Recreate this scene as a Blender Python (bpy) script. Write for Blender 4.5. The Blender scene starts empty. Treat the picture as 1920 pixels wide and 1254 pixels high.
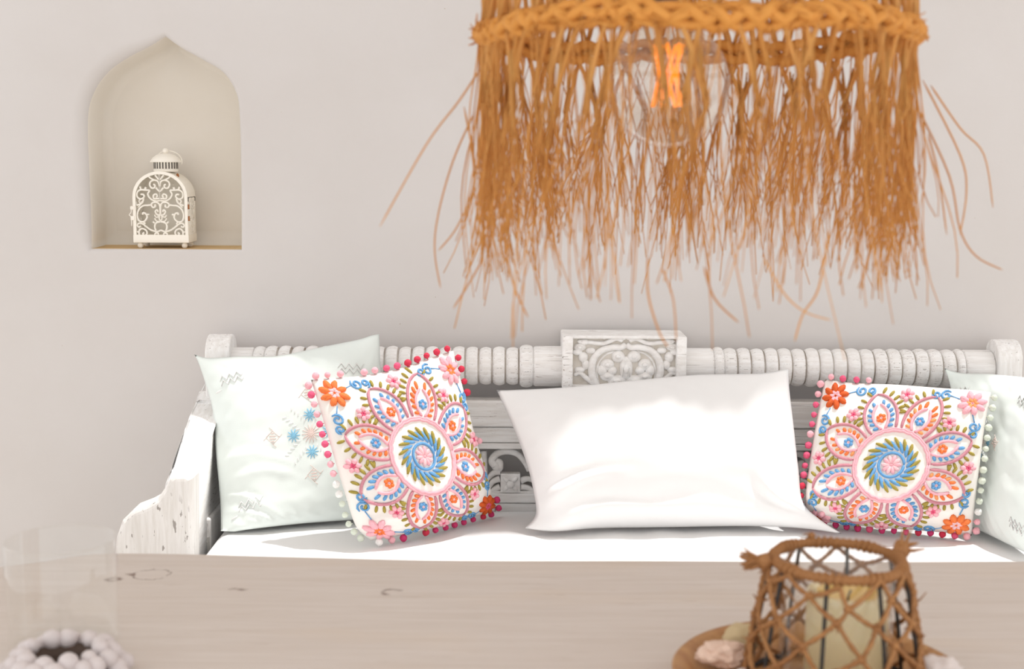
import bpy, bmesh, math, random
from math import sin, cos, pi, tan, atan2, sqrt, radians as R
from mathutils import Vector as V, Matrix, noise as N3

random.seed(7)
SC = bpy.context.scene
COL = SC.collection

# ------------------------------------------------------------------ camera, sky, sun, exposure
F = 2450.0                    # focal length in pixels of the 1920 x 1254 frame
CAMZ, PITCH, ROLL = 1.30, R(7.65), R(0.3)
cam_d = bpy.data.cameras.new('camera')
cam = bpy.data.objects.new('camera', cam_d); COL.objects.link(cam)
cam_d.sensor_width = 36.0; cam_d.lens = F * 36 / 1920
cam_d.clip_start = 0.02
_fwd = V((0, cos(PITCH), -sin(PITCH))); _up0 = V((0, sin(PITCH), cos(PITCH))); _rt0 = V((1, 0, 0))
_rt = _rt0 * cos(ROLL) + _up0 * sin(ROLL); _up = _up0 * cos(ROLL) - _rt0 * sin(ROLL)
m3 = Matrix((_rt, _up, -_fwd)).transposed()
cam.matrix_world = Matrix.Translation((0, 0, CAMZ)) @ m3.to_4x4()
cam_d.dof.use_dof = True; cam_d.dof.focus_distance = 2.98; cam_d.dof.aperture_fstop = 6.2
SC.camera = cam

w = bpy.data.worlds.new('world'); SC.world = w; w.use_nodes = True
bg = w.node_tree.nodes['Background']
bg.inputs[0].default_value = (1.0, 0.995, 1.0, 1); bg.inputs[1].default_value = 1.36

SUN = V((0.27, 0.09, 0.96)).normalized()
sd = bpy.data.lights.new('sun', 'SUN'); so = bpy.data.objects.new('sun', sd); COL.objects.link(so)
sd.energy = 3.2; sd.angle = R(1.3); sd.color = (1, 0.985, 0.965)
so.rotation_euler = SUN.to_track_quat('Z', 'Y').to_euler(); so.location = (1, 2, 6)

vs = SC.view_settings
vs.view_transform = 'Standard'; vs.look = 'None'; vs.gamma = 1.0; vs.use_curve_mapping = False
vs.exposure = 0.0
SC.cycles.max_bounces = 12; SC.cycles.transparent_max_bounces = 24

def ray(px, py):
    return _rt * ((px - 960) / F) + _up * ((627 - py) / F) + _fwd
def P(px, py, Y):
    d = ray(px, py); t = Y / d.y
    return V((0, 0, CAMZ)) + d * t
def PZ(px, py, z):
    d = ray(px, py); t = (z - CAMZ) / d.z
    return V((0, 0, CAMZ)) + d * t

# ------------------------------------------------------------------ materials
def s(r, g, b):
    f = lambda c: (c / 12.92 if c <= .04045 else ((c + .055) / 1.055) ** 2.4)
    return (f(r / 255), f(g / 255), f(b / 255), 1)
class NT:
    def __init__(self, name):
        self.m = bpy.data.materials.new(name); self.m.use_nodes = True
        self.t = self.m.node_tree; self.b = self.t.nodes['Principled BSDF']; self.out = self.t.nodes['Material Output']
        self.co = None
    def n(self, typ, **kw):
        nd = self.t.nodes.new(typ)
        for k, v in kw.items():
            setattr(nd, k, v)
        return nd
    def l(self, a, b): self.t.links.new(a, b)
    def coord(self, scale=(1, 1, 1)):
        tc = self.n('ShaderNodeTexCoord'); mp = self.n('ShaderNodeMapping'); mp.inputs['Scale'].default_value = scale
        self.l(tc.outputs['Object'], mp.inputs[0]); return mp.outputs[0]
    def noise(self, scale, detail=4, rough=.6, vec=None, dist=0):
        nd = self.n('ShaderNodeTexNoise'); nd.inputs['Scale'].default_value = scale
        nd.inputs['Detail'].default_value = detail; nd.inputs['Roughness'].default_value = rough
        nd.inputs['Distortion'].default_value = dist
        self.l(vec if vec is not None else self.coord(), nd.inputs['Vector']); return nd.outputs[0]
    def ramp(self, fac, p0, p1, c0=(0, 0, 0, 1), c1=(1, 1, 1, 1)):
        nd = self.n('ShaderNodeValToRGB'); e = nd.color_ramp.elements
        e[0].position = p0; e[1].position = p1; e[0].color = c0; e[1].color = c1
        self.l(fac, nd.inputs[0]); return nd.outputs[0]
    def mix(self, fac, a, b, typ='MIX'):
        nd = self.n('ShaderNodeMix', data_type='RGBA', blend_type=typ)
        for i, x in ((0, fac), (6, a), (7, b)):
            if isinstance(x, (int, float)): nd.inputs[i].default_value = x
            elif isinstance(x, tuple): nd.inputs[i].default_value = x
            else: self.l(x, nd.inputs[i])
        return nd.outputs[2]
    def math(self, op, a, b=0.0):
        nd = self.n('ShaderNodeMath', operation=op)
        for i, x in ((0, a), (1, b)):
            if isinstance(x, (int, float)): nd.inputs[i].default_value = x
            else: self.l(x, nd.inputs[i])
        return nd.outputs[0]
    def bump(self, h, strength=.3, dist=.002):
        nd = self.n('ShaderNodeBump'); nd.inputs['Strength'].default_value = strength; nd.inputs['Distance'].default_value = dist
        self.l(h, nd.inputs['Height']); self.l(nd.outputs[0], self.b.inputs['Normal'])
    def col(self, c):
        if isinstance(c, tuple): self.b.inputs['Base Color'].default_value = c
        else: self.l(c, self.b.inputs['Base Color'])
    def set(self, **kw):
        for k, v in kw.items(): self.b.inputs[k.replace('_', ' ')].default_value = v
        return self.m

def plaster(name, c0, c1, speck=False):
    t = NT(name); n1 = t.noise(2.2, 5, .6)
    c = t.mix(t.ramp(n1, .35, .7), c0, c1)
    if speck:
        sp = t.ramp(t.noise(55, 2, .5), .79, .81)
        c = t.mix(sp, c, s(176, 160, 142))
    t.col(c); t.bump(t.noise(38, 6, .65), .12, .004)
    return t.set(Roughness=.9)
M = {}
M['wall'] = plaster('wall_plaster', s(214, 210, 208), s(210, 205, 202), True)
M['niche'] = plaster('niche_plaster', s(232, 227, 219), s(228, 221, 210))
M['niche_floor'] = plaster('niche_floor_plaster', s(222, 196, 150), s(200, 166, 118))
M['roof'] = plaster('roof_boards', s(225, 218, 210), s(215, 206, 196))
M['floor'] = plaster('floor_stone', s(222, 214, 204), s(205, 196, 184))

def white_wood(name, grain=(1, 14, 14), base=s(247, 246, 245), chips=.672, dark=s(120, 84, 58)):
    t = NT(name)
    g = t.noise(9, 6, .62, t.coord(grain), .4)
    c = t.mix(t.ramp(g, .40, .62), s(234, 231, 228), base)
    big = t.noise(3.1, 3, .5)
    fine = t.noise(26, 5, .62, t.coord(grain))
    chip = t.math('MULTIPLY', t.ramp(fine, chips - .045, chips - .02), t.ramp(big, .50, .58))
    crack = t.math('MULTIPLY', t.ramp(t.noise(11, 3, .5, t.coord((grain[0] * .7, grain[1] * 3, grain[2] * 3))), .655, .672), t.ramp(t.noise(2.3, 2), .42, .5))
    c = t.mix(t.math('MULTIPLY', chip, .85), c, dark)
    c = t.mix(t.math('MULTIPLY', crack, .65), c, s(96, 80, 68))
    t.col(c); t.bump(t.mix(chip, fine, (0, 0, 0, 1)), .22, .0015)
    return t.set(Roughness=.62)
M['wood_x'] = white_wood('white_distressed_wood_long')
M['wood_z'] = white_wood('white_distressed_wood_upright', (14, 14, 1))
M['wood_y'] = white_wood('white_distressed_wood_arm', (14, 1.2, 14), chips=.73)
M['wood_arm'] = white_wood('shaded_arm_wood', (14, 14, 1), base=s(222, 218, 213), chips=.735)  # darker base for the arm front, its shade painted into the colour
M['carve'] = white_wood('white_carved_wood', (3, 7, 7), chips=.685)
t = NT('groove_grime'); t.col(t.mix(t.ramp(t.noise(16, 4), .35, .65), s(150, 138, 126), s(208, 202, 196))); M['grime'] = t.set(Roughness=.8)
t = NT('carving_ground'); t.col(t.mix(t.ramp(t.noise(20, 4), .35, .7), s(224, 219, 212), s(198, 190, 178))); M['ground'] = t.set(Roughness=.85)

def fabric(name, col, bump=.12, sheen=.15):
    t = NT(name)
    n1 = t.noise(7, 3)
    dk = tuple(x * .95 for x in col[:3]) + (1,)
    t.col(t.mix(n1, dk, col))
    v = t.coord((1, 1, 1)); wv = t.n('ShaderNodeTexNoise'); wv.inputs['Scale'].default_value = 420; wv.inputs['Detail'].default_value = 1
    t.l(v, wv.inputs[0]); t.bump(wv.outputs[0], bump, .0006)
    t.b.inputs['Sheen Weight'].default_value = sheen
    return t.set(Roughness=.85)
M['white_fab'] = fabric('white_cotton', (.86, .855, .85, 1))
M['seat_fab'] = fabric('seat_cotton', (.84, .835, .83, 1))
M['mint_fab'] = fabric('mint_cotton', s(234, 242, 238))
M['ivory_fab'] = fabric('ivory_cotton', s(243, 238, 232))
def thread(name, col, var=.12):
    t = NT(name)
    a = tuple(min(1, x * (1 + var)) for x in col[:3]) + (1,); b = tuple(x * (1 - var) for x in col[:3]) + (1,)
    t.col(t.mix(t.noise(160, 3), b, a)); t.bump(t.noise(420, 2), .9, .002)
    return t.set(Roughness=.7)
TH = {k: thread('thread_' + k, s(*c)) for k, c in dict(
    mauve=(208, 140, 152), pink=(250, 182, 192), orange=(244, 126, 62), blue=(104, 164, 214), olive=(166, 148, 62),  # embroidery threads set paler, the sun's wash put into their colour
    pale_pink=(249, 200, 204), apricot=(248, 160, 100), pale_white=(240, 240, 238), pale_blue=(140, 198, 226), shell=(238, 216, 208),
    hot_pink=(232, 92, 130), red=(216, 48, 78), magenta=(214, 54, 112), mint=(222, 230, 214), rust=(214, 88, 20), white=(246, 244, 240)).items()}
def jute(name, c0, c1, trans=.0):
    t = NT(name); g = t.n('ShaderNodeNewGeometry')
    c = t.mix(g.outputs['Random Per Island'], c0, c1)
    c = t.mix(t.math('MULTIPLY', t.noise(60, 3), .35), c, tuple(x * .55 for x in c0[:3]) + (1,))
    t.col(c); t.set(Roughness=.75)
    if trans:
        tr = t.n('ShaderNodeBsdfTranslucent'); t.l(c, tr.inputs[0]); mx = t.n('ShaderNodeMixShader'); mx.inputs[0].default_value = trans
        t.l(t.b.outputs[0], mx.inputs[1]); t.l(tr.outputs[0], mx.inputs[2]); t.l(mx.outputs[0], t.out.inputs[0])
    return t.m
M['fibre'] = jute('lamp_fibre', s(242, 186, 108), s(222, 156, 76), .38)
M['braid'] = jute('lamp_braid', s(226, 160, 76), s(204, 132, 52))
M['jute'] = jute('jute_twine', s(178, 126, 76), s(152, 102, 58))
def simple(name, col, rough=.5, metal=0.0, var=.0, sc=20):
    t = NT(name)
    if var: t.col(t.mix(t.noise(sc, 4), tuple(x * (1 - var) for x in col[:3]) + (1,), col))
    else: t.col(t.mix(.5, col, col))
    return t.set(Roughness=rough, Metallic=metal)
M['lantern'] = simple('cream_painted_metal', s(250, 244, 232), .45, 0, .06)
M['rust'] = simple('rusty_metal', s(176, 110, 60), .8, 0, .4, 90)
M['slot'] = simple('dark_slot', s(90, 84, 78), .8)
M['wire'] = simple('black_wire', s(42, 38, 36), .5)
M['steel'] = simple('steel_plate', s(205, 203, 198), .4, .2)
M['socket'] = simple('lamp_socket', s(60, 44, 30), .5)
M['cord'] = simple('lamp_cord', s(70, 54, 40), .8)
t = NT('candle_wax'); t.col(t.mix(t.noise(14, 3), s(236, 222, 180), s(228, 214, 172))); t.b.inputs['Subsurface Weight'].default_value = .3
t.b.inputs['Subsurface Radius'].default_value = (.02, .012, .006); M['wax'] = t.set(Roughness=.5)
t = NT('melted_wax'); t.col(t.mix(t.noise(30, 3), s(232, 200, 120), s(220, 184, 110))); M['wax_dip'] = t.set(Roughness=.4)
M['coral_pink'] = plaster('pink_coral', s(236, 214, 198), s(222, 178, 150))
M['shell_beige'] = plaster('beige_shell', s(206, 188, 150), s(190, 166, 124))
M['shell_white'] = plaster('white_shell', s(226, 216, 212), s(212, 198, 190))
M['bead'] = simple('white_bead', s(216, 206, 204), .45, 0, .1, 40)
M['dark_core'] = simple('dark_core', s(74, 58, 48), .8)
def thin_glass(name, tint, lo=.04, hi=.85):
    t = NT(name)
    fr = t.n('ShaderNodeLayerWeight'); fr.inputs[0].default_value = .28
    tr = t.n('ShaderNodeBsdfTransparent'); tr.inputs[0].default_value = tint
    gl = t.n('ShaderNodeBsdfGlossy'); gl.inputs['Roughness'].default_value = .02; gl.inputs[0].default_value = (1, 1, 1, 1)
    mr = t.n('ShaderNodeMapRange'); mr.inputs[1].default_value = 0; mr.inputs[2].default_value = 1; mr.inputs[3].default_value = lo; mr.inputs[4].default_value = hi
    pw = t.math('POWER', fr.outputs['Facing'], 3.0)
    t.l(pw, mr.inputs[0]); mx = t.n('ShaderNodeMixShader')
    t.l(mr.outputs[0], mx.inputs[0]); t.l(tr.outputs[0], mx.inputs[1]); t.l(gl.outputs[0], mx.inputs[2]); t.l(mx.outputs[0], t.out.inputs[0])
    return t.m
M['glass'] = thin_glass('clear_glass', (.985, .985, .98, 1), .05, .95)
M['amber_glass'] = thin_glass('warm_tinted_glass', (.985, .965, .925, 1), .02, .4)
M['bulb'] = thin_glass('bulb_glass', (.95, .92, .88, 1), .13, 1.0)
t = NT('glowing_filament'); t.col(s(255, 146, 38)); t.b.inputs['Emission Color'].default_value = s(255, 146, 36); M['filament'] = t.set(Emission_Strength=1.0, Roughness=.5)
# whitewashed table wood, with knots of its own
def table_wood():
    t = NT('whitewashed_table_wood')
    g = t.noise(5, 6, .6, t.coord((1, 16, 1)), .8)
    c = t.mix(t.ramp(g, .32, .68), s(203, 191, 181), s(212, 202, 194))
    st = t.noise(2.4, 3, .5, t.coord((1, 3, 1)))
    c = t.mix(t.math('MULTIPLY', t.ramp(st, .55, .72), .35), c, s(210, 190, 166))
    fn = t.noise(12, 5, .6, t.coord((.9, 22, 1)), .5)
    c = t.mix(t.math('MULTIPLY', t.ramp(fn, .64, .70), .45), c, s(160, 136, 118))
    tc = t.n('ShaderNodeTexCoord'); sx = t.n('ShaderNodeSeparateXYZ'); t.l(tc.outputs['Object'], sx.inputs[0])
    wob = t.noise(46, 4, .6)
    brk = t.noise(30, 2)
    for (kx, ky, ax, ay, wd, lo) in KNOTS:
        kx, ky = kx - .1, ky - 1.25
        dx = t.math('DIVIDE', t.math('SUBTRACT', sx.outputs[0], kx), ax); dy = t.math('DIVIDE', t.math('SUBTRACT', sx.outputs[1], ky), ay)
        r = t.math('SQRT', t.math('ADD', t.math('MULTIPLY', dx, dx), t.math('MULTIPLY', dy, dy)))
        r = t.math('ADD', r, t.math('MULTIPLY', t.math('SUBTRACT', wob, .5), 1.7))
        d = t.math('ABSOLUTE', t.math('SUBTRACT', r, 1.0))
        k = t.ramp(d, 0.0, wd, (1, 1, 1, 1), (0, 0, 0, 1))
        k = t.math('MULTIPLY', k, t.ramp(brk, lo, lo + .12))
        c = t.mix(t.math('MULTIPLY', k, .9), c, s(96, 62, 44))
    t.col(c); t.bump(g, .1, .001)
    return t.set(Roughness=.55)
TZ = 0.76
_k1 = PZ(282, 1077, TZ); _k2 = PZ(206, 1082, TZ); _k3 = PZ(735, 1110, TZ); _k4 = PZ(440, 1112, TZ)
KNOTS = [(_k1.x, _k1.y, .024, .020, .13, .40), (_k2.x + .008, _k2.y - .008, .008, .006, .8, .2), (_k3.x, _k3.y, .012, .010, .5, .55), (_k4.x, _k4.y, .018, .014, .6, .57)]
M['table'] = table_wood()
def grain_wood(name, a, b):
    t = NT(name); t.col(t.mix(t.ramp(t.noise(6, 5, .6, t.coord((2, 14, 2)), .8), .3, .7), a, b)); return t.set(Roughness=.5)
M['tray'] = grain_wood('tray_wood', s(196, 150, 96), s(164, 112, 66))

# ------------------------------------------------------------------ mesh builder
class MB:
    def __init__(self): self.v = []; self.f = []; self.m = []; self.s = []
    def add(self, vs_, fs, mat=0, smooth=True):
        o = len(self.v); self.v.extend([tuple(x) for x in vs_])
        for f in fs: self.f.append([i + o for i in f]); self.m.append(mat); self.s.append(smooth)
        return self
    def bm(self, b, mat=0, smooth=True, fn=None):
        b.verts.index_update()
        self.add([fn(v.co) if fn else v.co for v in b.verts], [[v.index for v in f.verts] for f in b.faces], mat, smooth); b.free(); return self
    def box(self, lo, hi, bev=.003, mat=0, seg=2, fn=None):
        b = bmesh.new(); bmesh.ops.create_cube(b, size=1)
        c = [(lo[i] + hi[i]) / 2 for i in range(3)]; sz = [abs(hi[i] - lo[i]) for i in range(3)]
        for v in b.verts: v.co = V((v.co.x * sz[0] + c[0], v.co.y * sz[1] + c[1], v.co.z * sz[2] + c[2]))
        if bev: bmesh.ops.bevel(b, geom=b.edges[:], offset=min(bev, min(sz) * .45), segments=seg, affect='EDGES', profile=.5)
        return self.bm(b, mat, False, fn)
    def prism(self, pts, d0, d1, fn, bev=.0, mat=0, seg=2, smooth=False):
        """2-D outline (a, b) swept from d0 to d1; fn(a, b, d) -> world point"""
        b = bmesh.new(); vv = [b.verts.new((p[0], p[1], d0)) for p in pts]
        f = b.faces.new(vv); r = bmesh.ops.extrude_face_region(b, geom=[f])
        for e in r['geom']:
            if isinstance(e, bmesh.types.BMVert): e.co.z = d1
        bmesh.ops.recalc_face_normals(b, faces=b.faces[:])
        if bev:
            es = [e for e in b.edges if abs(e.verts[0].co.z - e.verts[1].co.z) < 1e-7]
            bmesh.ops.bevel(b, geom=es, offset=bev, segments=seg, affect='EDGES', profile=.5)
        return self.bm(b, mat, smooth, lambda c: fn(c.x, c.y, c.z))
    def tube(self, pts, r, n=6, mat=0, closed=False, cap=True, flat=None):
        pts = [V(p) for p in pts]; L = len(pts)
        rr = r if isinstance(r, (list, tuple)) else [r] * L
        vs_ = []; up = None
        for i, p in enumerate(pts):
            a = pts[i - 1] if (i or closed) else p; b = pts[(i + 1) % L] if (i < L - 1 or closed) else p
            t = (b - a); t = t.normalized() if t.length > 1e-9 else V((0, 0, 1))
            if up is None:
                up = V((0, 0, 1)) if abs(t.z) < .9 else V((1, 0, 0))
            x = up - t * up.dot(t); x = x.normalized() if x.length > 1e-6 else t.orthogonal().normalized(); y = t.cross(x); up = x
            for k in range(n):
                q = x * cos(2 * pi * k / n) * rr[i] + y * sin(2 * pi * k / n) * rr[i]
                if flat: q = q - flat[0] * q.dot(flat[0]) * (1 - flat[1])
                vs_.append(p + q)
        fs = []
        for i in range(L if closed else L - 1):
            j = (i + 1) % L
            for k in range(n): fs.append((i * n + k, i * n + (k + 1) % n, j * n + (k + 1) % n, j * n + k))
        if cap and not closed:
            fs.append(tuple(range(n))[::-1]); fs.append(tuple((L - 1) * n + k for k in range(n)))
        return self.add(vs_, fs, mat)
    def lathe(self, prof, o, ax=(0, 0, 1), n=32, mat=0, matf=None, smooth=True, cap=True):
        ax = V(ax).normalized(); x = ax.orthogonal().normalized(); y = ax.cross(x); o = V(o)
        vs_ = []; L = len(prof)
        for (r, z) in prof:
            for k in range(n): vs_.append(o + ax * z + x * (r * cos(2 * pi * k / n)) + y * (r * sin(2 * pi * k / n)))
        base = len(self.v); self.v.extend([tuple(v) for v in vs_])
        for i in range(L - 1):
            for k in range(n):
                self.f.append([base + i * n + k, base + i * n + (k + 1) % n, base + (i + 1) * n + (k + 1) % n, base + (i + 1) * n + k])
                self.m.append(matf(i) if matf else mat); self.s.append(smooth)
        if cap:
            for i, rev in ((0, True), (L - 1, False)):
                if prof[i][0] > 1e-5:
                    q = [base + i * n + k for k in range(n)]
                    self.f.append(q[::-1] if rev else q); self.m.append(mat); self.s.append(False)
        return self
    def ell(self, c, r, mat=0, nu=12, nv=8, rot=None, jit=0):
        c = V(c); r = (r, r, r) if isinstance(r, (int, float)) else r
        vs_ = []; 
        def pt(th, ph):
            q = V((r[0] * sin(th) * cos(ph), r[1] * sin(th) * sin(ph), r[2] * cos(th)))
            if jit: q *= 1 + jit * N3.noise(q * (1.6 / max(r)) + c * 9)
            if rot: q = rot @ q
            return c + q
        vs_.append(pt(0, 0))
        for i in range(1, nv):
            for k in range(nu): vs_.append(pt(pi * i / nv, 2 * pi * k / nu))
        vs_.append(pt(pi, 0)); fs = []
        for k in range(nu):
            fs.append((0, 1 + k, 1 + (k + 1) % nu)); fs.append((len(vs_) - 1, 1 + (nv - 2) * nu + (k + 1) % nu, 1 + (nv - 2) * nu + k))
        for i in range(nv - 2):
            for k in range(nu): fs.append((1 + i * nu + k, 1 + (i + 1) * nu + k, 1 + (i + 1) * nu + (k + 1) % nu, 1 + i * nu + (k + 1) % nu))
        return self.add(vs_, fs, mat)
    def build(self, name, mats, parent=None, o=(0, 0, 0)):
        me = bpy.data.meshes.new(name); o = V(o)
        me.from_pydata([V(v) - o for v in self.v], [], self.f)
        for m in (mats if isinstance(mats, (list, tuple)) else [mats]): me.materials.append(m)
        me.polygons.foreach_set('material_index', self.m); me.polygons.foreach_set('use_smooth', self.s)
        b = bmesh.new(); b.from_mesh(me); bmesh.ops.recalc_face_normals(b, faces=b.faces[:]); b.to_mesh(me); b.free()
        me.update()
        ob = bpy.data.objects.new(name, me); COL.objects.link(ob)
        if parent is not None: ob.parent = parent
        else: ob.location = o
        return ob
def tag(o, label=None, cat=None, group=None, kind=None):
    for k, v in (('label', label), ('category', cat), ('group', group), ('kind', kind)):
        if v: o[k] = v
    return o
def thing(name, loc, label, cat, group=None):
    o = bpy.data.objects.new(name, None); o.empty_display_size = .05; COL.objects.link(o); o.location = loc
    return tag(o, label, cat, group)
def spline(pts, n=8, closed=False):
    pts = [V(p) for p in pts]; out = []; L = len(pts)
    for i in range(L if closed else L - 1):
        if closed: a, b, c, d = pts[i - 1], pts[i], pts[(i + 1) % L], pts[(i + 2) % L]
        else: a, b, c, d = pts[max(i - 1, 0)], pts[i], pts[i + 1], pts[min(i + 2, L - 1)]
        for k in range(n):
            t = k / n
            out.append(.5 * ((2 * b) + (c - a) * t + (2 * a - 5 * b + 4 * c - d) * t * t + (3 * b - a - 3 * c + d) * t ** 3))
    if not closed: out.append(pts[-1])
    return out
def taper(n, r0, r1=None, tip=.35):
    r1 = r0 if r1 is None else r1
    return [(r0 + (r1 - r0) * i / (n - 1)) * (1 if 0 < i < n - 1 else tip) for i in range(n)]

# ------------------------------------------------------------------ setting
WY = 3.27                       # wall face
def build_wall():
    zb = P(311, 467, WY).z
    xl, xr = P(168, 440, WY).x, P(452, 440, WY).x
    half = [(452, 467), (451, 330), (448, 215), (441, 172), (418, 136), (380, 112), (340, 90), (309, 68)]
    lefth = [(275, 88), (235, 108), (199, 134), (172, 172), (160, 222), (163, 330), (169, 467)]
    pts = [P(x, y, WY) for x, y in half + lefth]
    pts = [V((p.x, p.z)) for p in pts]
    pts[0].y = pts[-1].y = zb
    # densify: the straight bottom, sides and the arch
    out = []
    arch = [V((p.x, p.y, 0)) for p in pts]
    up = spline(arch[:8], 6); dn = spline([arch[7]] + arch[8:], 6)
    out = [V((p.x, p.y)) for p in up + dn[1:]]
    bl, br = out[-1], out[0]
    nb = 14
    for i in range(1, nb): out.append(bl.lerp(br, i / nb))
    n = len(out)
    nrm = []
    for i in range(n):
        t = (out[(i + 1) % n] - out[i - 1]).normalized(); nrm.append(V((t.y, -t.x)))
    c = V((sum(p.x for p in out) / n, sum(p.y for p in out) / n))
    for i in range(n):
        if nrm[i].dot(out[i] - c) < 0: nrm[i] = -nrm[i]
    mb = MB(); rings = []
    def ring(off, dep, wob=0):
        r = []
        for i in range(n):
            q = out[i] + (c - out[i]) * (-off / .17); r.append((q.x, WY + dep, q.y))
        return r
    rad = [0.0] * n
    for i in range(n):
        q = out[i]
        lx = max(0, min(1, (c.x - q.x) / .12 + .2)); rad[i] = .010 + .022 * lx
        if abs(q.y - zb) < .004: rad[i] = .008
    for i in range(4):
        rad = [(rad[j - 1] + 2 * rad[j] + rad[(j + 1) % n]) / 4 for j in range(n)]
    for k in range(7):
        a = pi / 2 * k / 6
        rings.append([((out[i] + nrm[i] * rad[i] * (1 - sin(a))).x, WY + rad[i] * (1 - cos(a)), (out[i] + nrm[i] * rad[i] * (1 - sin(a))).y) for i in range(n)])
    D = .15
    rings.append(ring(0, .06)); rings.append(ring(-.001, D - .025)); rings.append(ring(-.006, D - .008)); rings.append(ring(-.02, D))
    # outer frame of the wall
    X0, X1, Z0, Z1 = -2.6, 3.2, 0, 3.0
    outer = []
    for i in range(n):
        d = (V(rings[0][i]) - V((c.x, WY, c.y))); ts = []
        if abs(d.x) > 1e-6: ts.append(((X1 if d.x > 0 else X0) - c.x) / d.x)
        if abs(d.z) > 1e-6: ts.append(((Z1 if d.z > 0 else Z0) - c.y) / d.z)
        t = min(x for x in ts if x > 0); outer.append((c.x + d.x * t, WY, c.y + d.z * t))
    # snap the rectangle's corners
    for cx, cz in ((X0, Z0), (X0, Z1), (X1, Z0), (X1, Z1)):
        j = min(range(n), key=lambda i: (outer[i][0] - cx) ** 2 + (outer[i][2] - cz) ** 2); outer[j] = (cx, WY, cz)
    allr = [outer] + rings; L = len(allr)
    base = 0
    for r in allr: mb.v.extend(r)
    for i in range(L - 1):
        for k in range(n):
            k2 = (k + 1) % n
            mb.f.append([i * n + k, i * n + k2, (i + 1) * n + k2, (i + 1) * n + k])
            z = max(allr[i + 1][k][2], allr[i + 1][k2][2], allr[i][k][2])
            isfloor = z < zb + .006 and i >= 6
            mb.m.append(2 if isfloor else (1 if i >= 6 else 0)); mb.s.append(i >= 1)
    mb.f.append([(L - 1) * n + k for k in range(n)]); mb.m.append(1); mb.s.append(False)
    # thickness of the wall
    mb.box((X0, WY + .2, Z0), (X1, WY + .26, Z1), 0)
    tag(mb.build('wall_back', [M['wall'], M['niche'], M['niche_floor']]), 'off-white plaster wall with a pointed arch niche', None, None, 'structure')
    return zb
NZ = build_wall()
tag(MB().box((-2.6, -3.5, -.05), (3.2, 3.5, 0), 0).build('floor', M['floor']), None, None, None, 'structure')
roof = MB().box((-2.6, .7, 2.40), (3.2, 2.55, 2.46), .004)
for i in range(7): roof.box((-2.3 + i * .85, .72, 2.28), (-2.22 + i * .85, 2.53, 2.40), .004)
tag(roof.build('ceiling', M['roof']), None, None, None, 'structure')
# unseen eave added at the wall, its lip shaped to throw the upper shade
EZ = 2.45
lip = [(-1.6, 3.13), (-.9, 3.13), (-.60, 3.12), (-.52, 3.06), (-.44, 3.045), (-.36, 3.05), (-.28, 3.035), (-.18, 3.075), (-.08, 3.03), (-.01, 2.96), (.06, 2.985), (.13, 2.975), (.2, 2.995), (.3, 2.99),
       (.38, 3.005), (.47, 2.995), (.56, 3.01), (.63, 3.06), (.75, 3.075), (.86, 3.07), (.95, 3.06), (1.0, 3.05), (1.06, 3.125), (1.3, 3.13), (2.6, 3.13)]
k = (EZ - .78) / SUN.z
lp = [V((x + SUN.x * k, y + SUN.y * k, 0)) for x, y in lip]
lp = spline(lp, 5)
lp = [V((p.x, p.y + .006 * sin(p.x * 90) * (1 if 0.5 < p.x < 1.2 else .3), 0)) for p in lp]
outl = [(lp[0].x, WY)] + [(p.x, p.y) for p in lp] + [(lp[-1].x, WY)]
tag(MB().prism(outl, EZ, EZ + .05, lambda a, b, d: V((a, b, d))).build('shade_eave_1', M['roof']), None, None, None, 'structure')

# ------------------------------------------------------------------ bench
SEAT = 0.44
RY = 3.195
bench = thing('carved_bench', (.24, 2.86, 0), 'long white distressed wooden bench with turned and carved back along the wall', 'bench')
BO = bench.location.copy()
XL, XR = P(430, 660, 3.17).x, P(1862, 690, 3.19).x
rail_z = lambda x: P(960, 686, RY).z + 0 * x
def rail_part(name, x0, x1, segs, z):
    """segs: list of (kind, px0, px1, r)"""
    mb = MB(); prof = []; dirt = []
    def X(px): return P(px, 690, RY).x
    for kind, a, b, r in segs:
        a, b = X(a), X(b)
        if kind == 'cyl':
            for t in (0, .06, .5, .94, 1): prof.append((r - (.003 if t in (0, 1) else 0), a + (b - a) * t)); dirt.append(0)
        elif kind == 'ring':
            for i in range(9):
                t = i / 8; prof.append((r - .008 + .008 * sin(pi * t) ** .5, a + (b - a) * t)); dirt.append(1 if i in (0, 8) else 0)
        elif kind == 'beads':
            nb = max(1, round((b - a) / (.0338))); st = (b - a) / nb
            for j in range(nb):
                rj = r * (1 + .02 * sin(j * 2.3))
                for i in range(9):
                    t = i / 8; prof.append((rj - .011 + .011 * (sin(pi * (.04 + .92 * t))) ** .5, a + (j + t) * st)); dirt.append(1 if i in (0, 7, 8) else 0)
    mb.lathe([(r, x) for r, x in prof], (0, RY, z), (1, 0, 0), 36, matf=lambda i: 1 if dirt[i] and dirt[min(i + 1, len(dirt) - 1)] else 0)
    return mb.build(name, [M['wood_x'], M['grime']], bench, BO)
rz = P(960, 686, RY).z
rr = .0475
rail_part('turned_rail', 0, 0, [('cyl', 426, 478, .043), ('ring', 478, 500, .046), ('beads', 500, 974, rr), ('ring', 974, 1000, .053), ('cyl', 1000, 1062, .050)], rz)
rail_part('turned_rail', 0, 0, [('cyl', 1278, 1335, .047), ('ring', 1335, 1354, .050), ('beads', 1354, 1786, rr), ('ring', 1786, 1802, .048), ('cyl', 1802, 1856, .046)], rz)
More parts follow.
